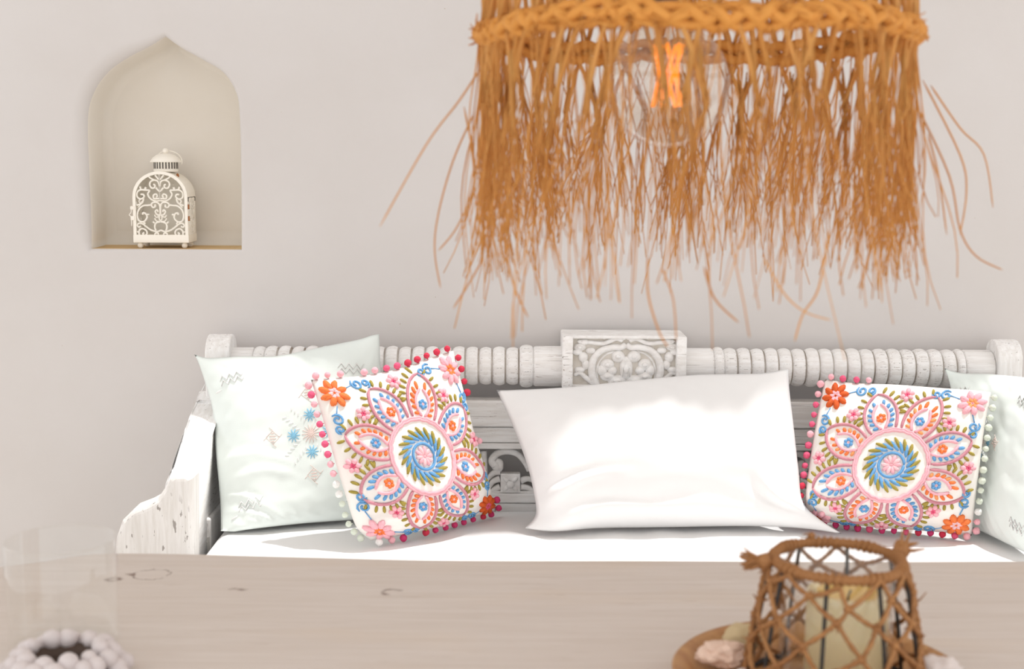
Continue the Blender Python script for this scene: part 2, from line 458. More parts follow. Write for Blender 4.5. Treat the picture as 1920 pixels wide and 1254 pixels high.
# crest block with relief
def bx(px): return P(px, 680, 3.13).x
zt, zbk = P(1170, 630, 3.13).z, P(1170, 729, 3.13).z
mb = MB().box((bx(1056), 3.150, zbk), (bx(1286), 3.160, zt - .004), .001, 1)
mb.box((bx(1058), 3.158, zbk), (bx(1284), 3.249, zt - .002), .004, 0)
mb.box((bx(1054), 3.125, zbk), (bx(1074), 3.252, zt), .004, 0).box((bx(1268), 3.125, zbk), (bx(1287), 3.252, zt), .004, 0)
mb.box((bx(1070), 3.135, zt - .008), (bx(1270), 3.25, zt), .003, 0).box((bx(1070), 3.135, zbk), (bx(1270), 3.25, zbk + .008), .003, 0)
crest = mb.build('crest_block', [M['carve'], M['ground']], bench, BO)
FY = (V((0, 1, 0)), .55)
def q(zx, zy, Y=3.147): return P(1020 + zx / 6.4, 610 + zy / 6.4, Y)
def both(pts): return [pts, [(1970 - a, b) for a, b in pts]]
mb = MB()
U = 1 / 6.4 / 778
for half in both([(640, 745), (590, 640), (572, 500), (610, 380), (700, 295), (830, 262), (930, 262), (985, 225)]):
    p = spline([q(*a) for a in half], 6); mb.tube(p, taper(len(p), 52 * U, 36 * U), 8)
    p = spline([q(a + (60 if a < 985 else -60) * (1 if a != 985 else 0), b + 45, 3.151) for a, b in half[:-2]], 6); mb.tube(p, taper(len(p), 20 * U, 14 * U), 6)
for half in both([(400, 190), (560, 205), (720, 215), (860, 160), (950, 185)]):
    p = spline([q(*a) for a in half], 5); mb.tube(p, taper(len(p), 26 * U, 30 * U), 8)
for half in both([(700, 150), (820, 132), (985, 160)]):
    p = spline([q(*a) for a in half], 5); mb.tube(p, taper(len(p), 22 * U), 8)
for half in both([(640, 720), (520, 640), (430, 570), (360, 600)]):
    p = spline([q(*a) for a in half], 5); mb.tube(p, taper(len(p), 40 * U, 22 * U), 8)
for (zx, zy, rx, rz_) in ((890, 372, 68, 62), (985, 520, 66, 130), (760, 470, 70, 62), (700, 540, 50, 60), (760, 610, 75, 50), (880, 665, 100, 62), (820, 540, 50, 46),
                          (430, 260, 62, 40), (400, 320, 50, 32), (470, 380, 48, 55), (500, 470, 40, 52), (430, 530, 55, 34), (560, 300, 50, 34), (480, 200, 50, 34)):
    for zx2 in ({zx, 1970 - zx}):
        mb.ell(q(zx2, zy, 3.149), (rx * U * 1.22, .010, rz_ * U * 1.22), 0, 14, 8)
        if rx > 60: mb.ell(q(zx2, zy + 4, 3.1405), (rx * U * .5, .006, rz_ * U * .5), 0, 10, 6)
for (zx, zy) in ((940, 560), (1030, 560), (985, 470), (985, 600)):
    mb.tube([q(zx, zy - 50, 3.139), q(zx, zy + 60, 3.139)], 7 * U, 5)
mb.build('crest_carving', [M['carve']], crest, BO)
# posts
def yz_post(px0, px1, pyt, name, Yc=3.19):
    x0, x1 = P(px0, 690, Yc - .05).x, P(px1, 690, Yc - .05).x
    zt = P((px0 + px1) / 2, pyt, Yc).z; r = .05
    pr = [(Yc - r, 0), (Yc - r, zt - r)] + [(Yc - r * cos(a), zt - r + r * sin(a)) for a in [pi * i / 12 for i in range(1, 12)]] + [(Yc + r, zt - r), (Yc + r, 0)]
    mb = MB().prism(pr, x0, x1, lambda a, b, d: V((d, a, b)), .004)
    return mb.build(name, M['wood_z'], bench, BO)
yz_post(384, 430, 626, 'back_post'); yz_post(1872, 1918, 636, 'back_post')
xl, xr = P(430, 780, 3.17).x - .01, P(1876, 780, 3.17).x + .01
zz = lambda py, Y=3.16: P(1200, py, Y).z
mb = MB().box((xl, 3.165, zz(803)), (xr, 3.215, zz(753)), .004).box((xl, 3.170, zz(833)), (xr, 3.21, zz(804.5)), .003)
mb.build('middle_rail', [M['wood_x']], bench, BO)
mb = MB().box((xl, 3.170, zz(845)), (xr, 3.21, zz(834)), .002).box((xl, 3.168, zz(946)), (xr, 3.212, zz(929)), .003)
mb.build('panel_frame', [M['wood_x']], bench, BO)
MB().box((xl, 3.172, .38), (xr, 3.208, zz(947.5)), .003).build('lower_rail', [M['wood_x']], bench, BO)
# open fretwork panel between the rails, one carved panel per motif
K = 3.17 / F
zlo, zhi = zz(929) - .002, zz(845) + .002
def fret(xc, flip):
    mb = MB(); zc = P(957, 908, 3.17).z; f = -1 if flip else 1
    def w_(a, b, Y=3.188): return V((xc + f * a * K, Y, zc + b * K))
    mb.box((xc - 19 * K, 3.176, zc - 18 * K), (xc + 19 * K, 3.205, zc + 19 * K), .002)
    mb.ell((xc, 3.167, zc), (7.5 * K, .008, 7.5 * K), 0, 14, 8)
    for a in (45, 135, 225, 315):
        rm = Matrix.Rotation(-R(a), 3, 'Y')
        mb.ell((xc + 12 * K * cos(R(a)), 3.175, zc + 12 * K * sin(R(a))), (8 * K, .006, 4.4 * K), 0, 10, 6, rm)
    for pts, r0, r1 in (([(-30, 34), (-36, 44), (-26, 57), (-6, 62), (14, 56), (28, 40), (36, 24)], 8, 5), ([(-30, 34), (-22, 28), (-20, 40), (-28, 44)], 9, 5),
                        ([(-20, 22), (-34, 18), (-46, 4)], 7, 4), ([(-20, 8), (-34, 2), (-44, -14)], 7, 4), ([(-20, -8), (-32, -14), (-40, -22)], 7, 4),
                        ([(20, 4), (34, 8), (48, 2)], 7, 4), ([(20, -8), (34, -10), (50, -20)], 7, 4), ([(-52, 62), (-50, 20), (-52, -20)], 6, 6), ([(36, 24), (46, 34), (58, 26), (52, 14)], 6, 4),
                        ([(48, 60), (66, 44), (72, 10), (66, -20)], 6, 6), ([(-52, 40), (-70, 20), (-76, -20)], 6, 5)):
        p = spline([w_(*a) for a in pts], 5); mb.tube(p, [K * (r0 + (r1 - r0) * i / (len(p) - 1)) for i in range(len(p))], 8, 0)
    mb.box((xc - 90 * K, 3.18, zlo), (xc + 90 * K, 3.2, zlo + 5 * K), .001)
    return mb.build('fretwork_panel', [M['carve']], bench, BO)
x0 = P(957, 908, 3.17).x
for i in range(-2, 5): fret(x0 + i * .232, i % 2)
# arms
def arm(xin, xout, sgn, name):
    mb = MB()
    pr = [(3.17, .34), (3.17, .735), (3.12, .712), (3.05, .690), (2.96, .648), (2.87, .602), (2.845, .585), (2.84, .34)]
    def fn(a, b, d):
        # the plank swells outward a little toward the back
        return V((xin + (xout - xin) * d + (0.0 if d < .5 else 0), a, b))
    b = bmesh.new(); vv = [b.verts.new((p[0], p[1], 0)) for p in pr]
    f = b.faces.new(vv); r = bmesh.ops.extrude_face_region(b, geom=[f])
    for e in r['geom']:
        if isinstance(e, bmesh.types.BMVert): e.co.z = 1
    bmesh.ops.recalc_face_normals(b, faces=b.faces[:])
    for v in b.verts: v.co = V((xin + (xout - xin) * v.co.z, v.co.x, v.co.y))
    bmesh.ops.bevel(b, geom=[e for e in b.edges if min(e.verts[0].co.z, e.verts[1].co.z) > .5], offset=.012, segments=4, affect='EDGES', profile=.5)
    mb.bm(b, 0, True)
    o = mb.build(name, [M['wood_y']], bench, BO)
    return o
ai, ao = P(363, 900, 2.845).x, P(319, 893, 2.845).x
arm(ai, ao - .012, 1, 'armrest'); mid = (XL + XR) / 2
def arm_front(flip):
    pts = [(362, 1010), (362, 896), (352, 889), (330, 889), (319, 896), (309, 915), (296, 934), (276, 945), (250, 955), (230, 975), (219, 1005), (215, 1040), (214, 1070), (225, 1110), (255, 1140), (362, 1150)]
    xz = [P(x, y, 2.80) for x, y in pts]; xz = [(p.x, p.z) for p in xz]
    if flip: xz = [(2 * mid - a, b) for a, b in xz][::-1]
    mb = MB().prism(xz, 2.79, 2.87, lambda a, b, d: V((a, d, b)), .014, 0, 4)
    xa = min(a for a, b in xz); xb = max(a for a, b in xz)
    return mb.build('arm_scroll', [M['wood_arm']], bench, BO)
arm_front(False); arm_front(True); arm(2 * mid - ai, 2 * mid - ao + .012, -1, 'armrest')
# metal corner plate with a screw, at the foot of the left arm
mb = MB(); c0 = P(386, 1020, 2.955)
mb.box((c0.x - .011, c0.y - .0015, c0.z - .05), (c0.x + .009, c0.y + .0015, c0.z + .018), .001)
pl = mb.build('corner_plate', [M['steel']], bench, BO); tag(pl, 'metal corner plate')
mb = MB().lathe([(.0045, 0), (.0045, .0015), (.003, .0025), (0, .0025)], (c0.x, c0.y - .0015, c0.z + .005), (0, -1, 0), 14)
mb.box((c0.x - .003, c0.y - .0046, c0.z + .0044), (c0.x + .003, c0.y - .004, c0.z + .0056), 0, 1)
mb.build('screw', [M['steel'], M['slot']], pl, BO)
MB().box((c0.x - .03, c0.y + .0016, .34), (c0.x + .012, 3.16, c0.z + .06), .004).build('side_post', [M['wood_z']], bench, BO)
# seat frame and turned legs
MB().box((XL - .03, 2.42, .26), (XR + .03, 3.2, .335), .006).build('seat_frame', [M['wood_x']], bench, BO)
for x in (XL + .03, XR - .03):
    MB().lathe([(.022, 0), (.03, .02), (.024, .05), (.035, .12), (.028, .2), (.036, .22), (.036, .262)], (x, 2.48, 0), n=20).build('leg', [M['wood_z']], bench, BO)

# seat cushion
def seat_cushion():
    x0, x1, y0, y1, z0 = XL + .005, XR - .005, 2.44, 3.165, .337
    nx, ny = 150, 60; mb = MB(); vs_ = []
    def top(i, j):
        u, v = i / nx, j / ny; x = x0 + (x1 - x0) * u; y = y0 + (y1 - y0) * v
        e = min(u * (x1 - x0), (1 - u) * (x1 - x0), v * (y1 - y0), (1 - v) * (y1 - y0))
        r = .045; d = 0 if e >= r else r - sqrt(max(0, r * r - (r - e) ** 2))
        z = SEAT - d + .004 * N3.noise(V((x * 4, y * 7, 0))) * min(1, e / .03)
        z += .0035 * N3.noise(V((x * 13, y * 5, 3))) * min(1, e / .05)
        return (x, y, z)
    n = nx + 1
    for j in range(ny + 1):
        for i in range(nx + 1): vs_.append(top(i, j))
    fs = [(j * n + i, j * n + i + 1, (j + 1) * n + i + 1, (j + 1) * n + i) for j in range(ny) for i in range(nx)]
    mb.add(vs_, fs)
    per = [(i, 0) for i in range(nx)] + [(nx, j) for j in range(ny)] + [(i, ny) for i in range(nx, 0, -1)] + [(0, j) for j in range(ny, 0, -1)]
    o = len(mb.v); ring = [top(*p) for p in per]; L = len(ring)
    mb.v.extend(ring); mb.v.extend([(a, b, z0 + .02) for a, b, c in ring]); mb.v.extend([(a + (.02 if a < .2 else -.02), b, z0) for a, b, c in ring])
    for rI in range(2):
        for k in range(L): mb.f.append([o + rI * L + k, o + rI * L + (k + 1) % L, o + (rI + 1) * L + (k + 1) % L, o + (rI + 1) * L + k]); mb.m.append(0); mb.s.append(True)
    mb.f.append([o + 2 * L + k for k in range(L)]); mb.m.append(0); mb.s.append(False)
    t = mb.build('seat_cushion', [M['seat_fab']], None, (.24, 2.8, z0))
    pp = [V(top(i, 0)) - V((0, .0, .02)) for i in range(6, nx - 5)]
    t2 = MB().tube(pp, .003, 6).build('piping', [M['seat_fab']], t, (.24, 2.8, z0))
    return tag(t, 'long plain white seat cushion covering the bench seat', 'seat cushion')
seat_cushion()

# ------------------------------------------------------------------ loose cushions
class Cushion:
    def __init__(self, name, label, cat, mat, top, right, bottom, left, tf, tb, group=None, wr=.004, ws=6, sag=.0, pw=(2.6, .62), seed=0, folds=()):
        E = lambda L_: [a if isinstance(a, V) else P(*a) for a in L_]
        self.E = [self.resample(E(x)) for x in (top, right, bottom, left)]   # top L>R, right B>T, bottom L>R, left B>T
        self.tf, self.tb, self.wr, self.ws, self.sag, self.pw, self.seed, self.folds = tf, tb, wr, ws, sag, pw, seed, folds
        t, r, b, l = self.E
        self.c = {'bl': (b[0] + l[0]) / 2, 'br': (b[-1] + r[0]) / 2, 'tl': (t[0] + l[-1]) / 2, 'tr': (t[-1] + r[-1]) / 2}
        c = self.c
        self.n = (c['br'] - c['tl']).cross(c['tr'] - c['bl']).normalized()
        if self.n.y > 0: self.n = -self.n
        n = 64; mb = MB(); front = [[self.surf(i / n, j / n) for i in range(n + 1)] for j in range(n + 1)]
        back = [[self.surf(i / n, j / n, -1) for i in range(n + 1)] for j in range(n + 1)]
        k = n + 1
        mb.add([p for row in front for p in row], [(j * k + i, j * k + i + 1, (j + 1) * k + i + 1, (j + 1) * k + i) for j in range(n) for i in range(n)])
        o = len(mb.v); idx = {}
        for j in range(k):
            for i in range(k):
                if i in (0, n) or j in (0, n): idx[i, j] = j * k + i
                else: idx[i, j] = len(mb.v); mb.v.append(tuple(back[j][i]))
        for j in range(n):
            for i in range(n): mb.f.append([idx[i, j], idx[i, j + 1], idx[i + 1, j + 1], idx[i + 1, j]]); mb.m.append(0); mb.s.append(True)
        base = (c['bl'] + c['br']) / 2; base.z = min(v[2] for v in mb.v)
        self.root = thing(name, base, label, cat, group); self.o = base
        self.cover = mb.build('cover', [mat], self.root, base)
    @staticmethod
    def resample(pts, n=64):
        sp = spline(pts, 16) if len(pts) > 2 else [pts[0].lerp(pts[1], i / 16) for i in range(17)]
        d = [0]
        for a, b in zip(sp, sp[1:]): d.append(d[-1] + (b - a).length)
        out = []; j = 0
        for i in range(n + 1):
            t = d[-1] * i / n
            while j < len(d) - 2 and d[j + 1] < t: j += 1
            f = (t - d[j]) / max(1e-9, d[j + 1] - d[j]); out.append(sp[j].lerp(sp[j + 1], min(1, f)))
        return out
    def edge(self, e, t):
        t = max(0, min(1, t)) * 64; i = min(63, int(t)); return self.E[e][i].lerp(self.E[e][i + 1], t - i)
    def mid(self, u, v):
        c = self.c
        a = self.edge(2, u) * (1 - v) + self.edge(0, u) * v
        b = self.edge(3, v) * (1 - u) + self.edge(1, v) * u
        d = c['bl'] * (1 - u) * (1 - v) + c['br'] * u * (1 - v) + c['tl'] * (1 - u) * v + c['tr'] * u * v
        return a + b - d
    def surf(self, u, v, side=1):
        p, q_ = self.pw
        f = lambda x: max(0, 1 - abs(2 * x - 1) ** p) ** q_
        w_ = f(u) * f(v); m = self.mid(u, v)
        nz = N3.noise(V((u * self.ws, v * self.ws * 1.3, self.seed))) * self.wr + N3.noise(V((u * self.ws * 2.3, v * self.ws * 3.1, self.seed + 5))) * self.wr * .45
        # radial puckers along the seams
        e = min(u, 1 - u, v, 1 - v); s_ = u + v if min(u, 1 - u) > min(v, 1 - v) else v - u
        nz += self.wr * .55 * sin(s_ * 62 + 3 * N3.noise(V((u * 3, v * 3, 9)))) * math.exp(-((e - .05) / .05) ** 2)
        for (fu, fv, ang, ln, wd, am) in self.folds:
            du, dv = u - fu, v - fv; a = du * cos(ang) + dv * sin(ang); b = -du * sin(ang) + dv * cos(ang)
            b += .25 * a * a / max(ln, .01)
            nz += am * math.exp(-(a / ln) ** 2) * (math.exp(-(b / wd) ** 2) - .6 * math.exp(-((b - 1.6 * wd) / wd) ** 2))
        out = m + self.n * side * ((self.tf if side > 0 else self.tb) * w_ + nz * min(1, w_ * 1.6) * (1 if side > 0 else .4))
        out.z -= self.sag * w_ * (1 - v) ** 2
        lo = SEAT + .009
        if out.z < lo: out.z = lo + .002 * min(1, (lo - out.z) / .03)
        if out.y > 3.14 and side < 0: out.y = 3.14 + (out.y - 3.14) * .05
        return out
    def at(self, u, v):
        """surface point and normal, (u, v) in -1..1"""
        a, b = (u + 1) / 2, (v + 1) / 2; h = .012
        p = self.surf(a, b); du = self.surf(min(1, a + h), b) - self.surf(max(0, a - h), b); dv = self.surf(a, min(1, b + h)) - self.surf(a, max(0, b - h))
        n = du.cross(dv); n = n.normalized() if n.length > 1e-9 else self.n
        return p, (n if n.dot(self.n) > 0 else -n)
    def stroke(self, mb, pts, r, mat, n=5, lift=.35, tap=.5, sm=0):
        if sm: pts = [(p.x, p.y) for p in spline([V((a, b, 0)) for a, b in pts], sm)]
        q_ = []
        for a, b in pts:
            p, nn = self.at(max(-.995, min(.995, a)), max(-.995, min(.995, b))); q_.append(p + nn * r * lift)
        mb.tube(q_, [r * (tap if i in (0, len(q_) - 1) else 1) for i in range(len(q_))], n, mat)
    def dab(self, mb, a, b, ang, ln, r, mat):
        pts = [(a + cos(ang) * ln * t, b + sin(ang) * ln * t) for t in (-.5, -.28, 0, .28, .5)]
        q_ = []
        for x, y in pts:
            p, nn = self.at(max(-.99, min(.99, x)), max(-.99, min(.99, y))); q_.append(p + nn * r * .2)
        mb.tube(q_, [r * .35, r * .9, r, r * .95, r * .45], 6, mat)
    def flower(self, mb, a, b, rad, np_, mat, matc, rot=0, r=None):
        r = r or rad * .055
        for i in range(np_):
            g = rot + 2 * pi * i / np_
            self.dab(mb, a + cos(g) * rad * .62, b + sin(g) * rad * .62, g, rad * .75, r * 1.25, mat)
            self.dab(mb, a + cos(g + .2) * rad * .6, b + sin(g + .2) * rad * .6, g, rad * .6, r * .9, mat)
        for i in range(5):
            g = rot + 2 * pi * i / 5 + .3
            self.dab(mb, a + cos(g) * rad * .2, b + sin(g) * rad * .2, g, rad * .3, r * .8, matc)

CL = ['mauve', 'pink', 'orange', 'blue', 'olive', 'pale_pink', 'apricot', 'hot_pink', 'rust', 'white']
ML = [TH[k] for k in CL]; ci = {k: i for i, k in enumerate(CL)}
def embroider(cu, corner, rot0, hs):
    o = cu.o
    def pol(r, a): return (r * cos(a), r * sin(a))
    # centre medallion
    mb = MB()
    for rr_, wd in ((.435, .0036), (.412, .0036)):
        pts = [pol(rr_ + .006 * sin(i * 2.7), 2 * pi * i / 56) for i in range(57)]; cu.stroke(mb, pts, wd, ci['pink'])
    for i in range(18):
        a = 2 * pi * i / 18
        x, y = pol(.262, a); cu.dab(mb, x, y, a + .75, .17, .0042, ci['olive'])
        x, y = pol(.225, a + .13); cu.dab(mb, x, y, a + .9, .15, .0044, ci['blue'])
    pts = [pol(.145, 2 * pi * i / 32) for i in range(33)]; cu.stroke(mb, pts, .0036, ci['blue'])
    for i in range(10):
        a = 2 * pi * i / 10; x, y = pol(.065, a); cu.dab(mb, x, y, a, .10, .0052, ci['pale_pink'] if i % 2 else ci['pink'])
    cu.dab(mb, 0, 0, 0, .05, .004, ci['pink'])
    mb.build('medallion_embroidery', ML, cu.root, o)
    # eight petals
    for k in range(8):
        a = rot0 + pi / 8 + k * pi / 4; mb = MB(); odd = k % 2
        c1, c2 = ('orange', 'blue') if odd else ('blue', 'orange')
        ca, sa = cos(a), sin(a)
        g = lambda r, t: (r * ca - t * sa, r * sa + t * ca)
        r0, r1, hw = .43, .93 + .03 * sin(k * 1.9), .195
        ho = lambda t: hw * max(0, 1 - t) ** .72 * (.72 + 1.75 * t)
        hi = lambda t: .092 * max(0, sin(pi * min(1, t * .94 + .03))) ** .75
        i0, i1 = .455, .775
        for sd in (1, -1):
            ts = [i / 16 for i in range(17)]
            cu.stroke(mb, [g(r0 + (r1 - r0) * t, sd * ho(t)) for t in ts], .0038, ci['mauve'])
            cu.stroke(mb, [g(i0 + (i1 - i0) * t, sd * hi(t)) for t in ts], .0038, ci['pink'])
            for j in range(6):
                t = .07 + .92 * j / 5.6
                pi_, po = V((i0 + (i1 - i0) * t, hi(t))), V((r0 + .02 + (r1 - .06 - r0) * min(1, t * .98), ho(min(1, t * .98)) - .035))
                d = po - pi_
                if d.length < .02: continue
                m_ = pi_.lerp(po, .58); x, y = g(m_.x, sd * m_.y); an = a + sd * atan2(d.y, d.x)
                cu.dab(mb, x, y, an, max(.05, min(.10, d.length * .8)), .0040, ci[c1 if (cu.fade < .5 or j % 3) else ('apricot' if c1 == 'orange' else 'blue')])
            for j in range(6):
                t = .36 + .64 * j / 5.4; t = min(t, .985)
                x1, y1 = r0 + (r1 - r0) * t, ho(t); dt = .01; x2, y2 = r0 + (r1 - r0) * min(1, t + dt), ho(min(1, t + dt))
                tn = V((x2 - x1, y2 - y1)).normalized(); nn = V((-tn.y, tn.x))
                if j == 5: nn = V((.8, .6))
                cx, cy = x1 + nn.x * .062, y1 + nn.y * .062
                x, y = g(cx, sd * cy)
                if max(abs(x), abs(y)) < .96: cu.dab(mb, x, y, a + sd * atan2(nn.y, nn.x), .080, .0038, ci['olive'])
        x, y = g(.595, 0); cu.flower(mb, x, y, .058, 6, ci[c2], ci['pale_pink'], a, .0036)
        mb.build('petal_embroidery', ML, cu.root, o)
    for (x, y, cm, cc) in corner:
        mb = MB(); cu.flower(mb, x * .81, y * .81, .165, 8, ci[cm], ci[cc], .3, .0056); cu.flower(mb, x * .81, y * .81, .08, 6, ci[cc], ci[cm], .1, .0042)
        for (bx_, by_, fl) in ((x * .50, y * .90, 1), (x * .88, y * .50, -1)):
            for dd, rr_ in ((0, .068), (.115, .052)):
                ang0 = atan2(y, x); cx, cy = bx_ - (x * dd if fl > 0 else 0) * 1.0, by_ - (y * dd if fl < 0 else 0)
                pts = []
                for i in range(15):
                    t = i / 14; pts.append((cx + rr_ * (1 - .75 * t) * cos(ang0 + fl * t * 8.4 + dd * 20), cy + rr_ * (1 - .75 * t) * sin(ang0 + fl * t * 8.4 + dd * 20)))
                cu.stroke(mb, pts, .0028, ci['blue'])
            cu.stroke(mb, [(x * .66, y * .86) if fl > 0 else (x * .84, y * .66), (bx_ + .05 * x * (fl > 0), by_ + .05 * y * (fl < 0))], .0026, ci['blue'])
        mb.build('corner_flower', ML, cu.root, o)
    for k in range(8):
        mb = MB(); a = rot0 + k * pi / 4
        x, y = pol(.87 if k % 2 == 0 else .80, a)
        cu.flower(mb, x, y, .085, 6, ci['pink'], ci['hot_pink'], a, .0046)
        mb.build('small_flower', ML, cu.root, o)
def pompoms(cu, spec, r=.0078):
    """spec: edge index -> list of colour names along it"""
    for e, cols, out in spec:
        n = len(cols)
        for i, cname in enumerate(cols):
            if not cname: continue
            t = (i + .5) / n; p = cu.edge(e, t); d = V(out) + V((random.uniform(-.25, .25), -.25, random.uniform(-.25, .1)))
            d.normalize(); k = random.uniform(.9, 1.15); c = p + d * r * 1.15
            if c.z < SEAT + r * 1.15: c.z = SEAT + r * 1.15
            mb = MB().ell(c, r * k, 0, 10, 7, None, .12); mb.tube([p, c], .0012, 4, 0)
            mb.build('pompom', [TH[cname]], cu.root, cu.o)['label'] = {'hot_pink': 'bright pink', 'mint': 'pale mint'}.get(cname, cname) + ' pompom'

# white pillow
S_ = SEAT + .014
wp = Cushion('white_pillow', 'large plain white rectangular pillow in the middle of the bench', 'pillow', M['white_fab'],
    top=[(931, 731, 3.07), (960, 731, 3.075), (1060, 726, 3.08), (1180, 714, 3.085), (1300, 703, 3.085), (1420, 700, 3.08), (1462, 694, 3.075), (1478, 692, 3.07)],
    right=[PZ(1580, 1001, S_), (1535, 972, 2.93), (1505, 940, 2.95), (1497, 880, 2.98), (1487, 790, 3.03), (1480, 730, 3.06), (1478, 692, 3.07)],
    bottom=[PZ(984, 990, S_), PZ(1040, 996, S_), PZ(1120, 990, S_), PZ(1260, 988, S_), PZ(1400, 986, S_), PZ(1500, 990, S_), PZ(1580, 1001, S_)],
    left=[PZ(984, 990, S_), (1004, 966, 2.94), (1002, 930, 2.955), (988, 870, 2.99), (962, 800, 3.03), (940, 750, 3.06), (931, 731, 3.07)],
    tf=.10, tb=.055, wr=.0035, ws=4, sag=.012, pw=(2.0, .78), seed=3,
    folds=[(.10, .28, .80, .15, .026, .017), (.90, .26, 2.3, .11, .028, .016), (.5, .16, .1, .35, .06, .006), (.22, .16, .3, .16, .04, .008)])
wp.cover['label'] = 'white pillow cover'
# mint cushions
ml = Cushion('mint_cushion', 'pale mint square cushion leaning against the left arm of the bench', 'cushion', M['mint_fab'],
    top=[(364, 664, 3.085), (392, 671, 3.09), (450, 668, 3.09), (520, 667, 3.09), (600, 651, 3.10), (670, 637, 3.11), (696, 629, 3.11), (711, 626, 3.11)],
    right=[PZ(742, 968, S_ + .005), (730, 900, 3.03), (722, 800, 3.07), (714, 700, 3.10), (712, 650, 3.11), (711, 626, 3.11)],
    bottom=[(414, 1001, 2.915), PZ(470, 992, S_), PZ(560, 982, S_), PZ(650, 975, S_), PZ(742, 968, S_ + .005)],
    left=[(414, 1001, 2.915), (413, 940, 2.975), (405, 850, 3.02), (399, 770, 3.05), (384, 715, 3.07), (372, 680, 3.08), (364, 664, 3.085)],
    tf=.075, tb=.05, group=None, wr=.004, ws=5, sag=.02, seed=11,
    folds=[(.14, .22, -.25, .16, .016, .005), (.18, .12, -.35, .14, .015, .005), (.25, .34, .05, .2, .022, .003), (.2, .44, 0, .2, .02, .0025), (.55, .93, -1.1, .1, .03, .006), (.42, .9, -1.2, .1, .02, .005)])
mr_ = Cushion('mint_cushion', 'pale mint cushion at the right end of the bench behind the embroidered cushion', 'cushion', M['mint_fab'],
    top=[(1770, 690, 3.10), (1800, 699, 3.10), (1850, 701, 3.085), (1910, 706, 3.01), (1955, 712, 2.94), (1978, 712, 2.91)],
    right=[PZ(1950, 1048, S_), (1952, 960, 2.75), (1958, 860, 2.81), (1966, 760, 2.87), (1978, 712, 2.91)],
    bottom=[PZ(1800, 978, S_), PZ(1845, 998, S_), PZ(1900, 1025, S_), PZ(1950, 1048, S_)],
    left=[PZ(1800, 978, S_), (1806, 900, 3.03), (1800, 800, 3.06), (1785, 730, 3.09), (1772, 690, 3.10)],
    tf=.046, tb=.045, wr=.004, ws=5, sag=.015, seed=23,
    folds=[(.28, .42, -.3, .2, .02, .006), (.3, .3, -.4, .18, .02, .006), (.3, .52, -.2, .18, .02, .005)])
ZL = ['pale_white', 'pale_blue', 'shell']; ZM = [TH[k] for k in ZL]
def mint_embroidery(cu, cx, cy, sc):
    mb = MB()
    def star(x, y, r, m, n=8):
        for i in range(n):
            a = pi * i / n; cu.dab(mb, x, y, a, r * 2, .0018, m)
    star(cx, cy, .105 * sc, 2, 7)
    for i in range(4):
        a = pi / 2 * i; x, y = cx + .20 * sc * cos(a), cy + .20 * sc * sin(a); star(x, y, .075 * sc, 1, 5)
        x, y = cx + .44 * sc * cos(a), cy + .44 * sc * sin(a); h = .075 * sc
        for sd in range(4):
            b0, b1 = pi / 2 * sd, pi / 2 * (sd + 1)
            cu.stroke(mb, [(x + h * cos(b0), y + h * sin(b0)), (x + h * cos(b1), y + h * sin(b1))], .0015, 2)
            cu.stroke(mb, [(x + h * cos(b0), y + h * sin(b0)), (x + 1.5 * h * cos(b0 + .3), y + 1.5 * h * sin(b0 + .3))], .0013, 2)
        for j in range(4): cu.dab(mb, x, y + (j - 1.5) * .03 * sc, 0, (.1 - abs(j - 1.5) * .045) * sc, .0018, 2)
        for j in range(5):
            a2 = a + pi / 4; rr_ = (.15 + .05 * j) * sc
            for sd in (-1, 1):
                x, y = cx + rr_ * cos(a2) + sd * .06 * sc * cos(a2 + pi / 2), cy + rr_ * sin(a2) + sd * .06 * sc * sin(a2 + pi / 2)
                cu.dab(mb, x, y, a2 + sd * .9, .05 * sc, .0015, 0)
    mb.build('star_embroidery', ZM, cu.root, cu.o)
    for (x, y, sx) in ((-.66, .66, 1), (.66, .66, -1), (-.62, -.72, 1), (.62, -.72, -1)):
        mb = MB()
        for dy in (0, .055):
            pts = []
            for i in range(8): pts.append((x + (i - 3.5) * .042, y + dy + (.03 if i % 2 else -.03) + .008 * i * sx))
            cu.stroke(mb, pts, .0022, 0)
        cu.dab(mb, x - .2 * sx, y - .09, .5 * sx, .09, .0022, 0)
        mb.build('zigzag_embroidery', ZM, cu.root, cu.o)
mint_embroidery(ml, .14, 0.02, 1.0); mint_embroidery(mr_, -.28, .12, .85)
# embroidered cushions
cl = Cushion('embroidered_cushion', 'flower embroidered cushion with pink pompoms tilted against the left mint cushion', 'cushion', M['ivory_fab'],
    top=[(583, 712, 2.90), (620, 709, 2.92), (690, 703, 2.95), (760, 688, 2.99), (815, 668, 3.03), (850, 657, 3.05)],
    right=[PZ(930, 958, S_), (912, 890, 3.01), (893, 830, 3.02), (875, 760, 3.03), (861, 700, 3.045), (850, 657, 3.05)],
    bottom=[PZ(700, 1014, S_), PZ(730, 1009, S_), PZ(800, 994, S_), PZ(870, 975, S_), PZ(930, 958, S_)],
    left=[PZ(690, 1012, S_), (663, 985, 2.815), (645, 930, 2.82), (622, 850, 2.84), (603, 780, 2.87), (590, 735, 2.89), (583, 712, 2.90)],
    tf=.062, tb=.05, wr=.003, ws=5, sag=.012, pw=(2.8, .62), seed=31,
    folds=[(.12, .16, .2, .16, .03, .007), (.16, .08, .3, .12, .02, .006)])
cl.fade = 0
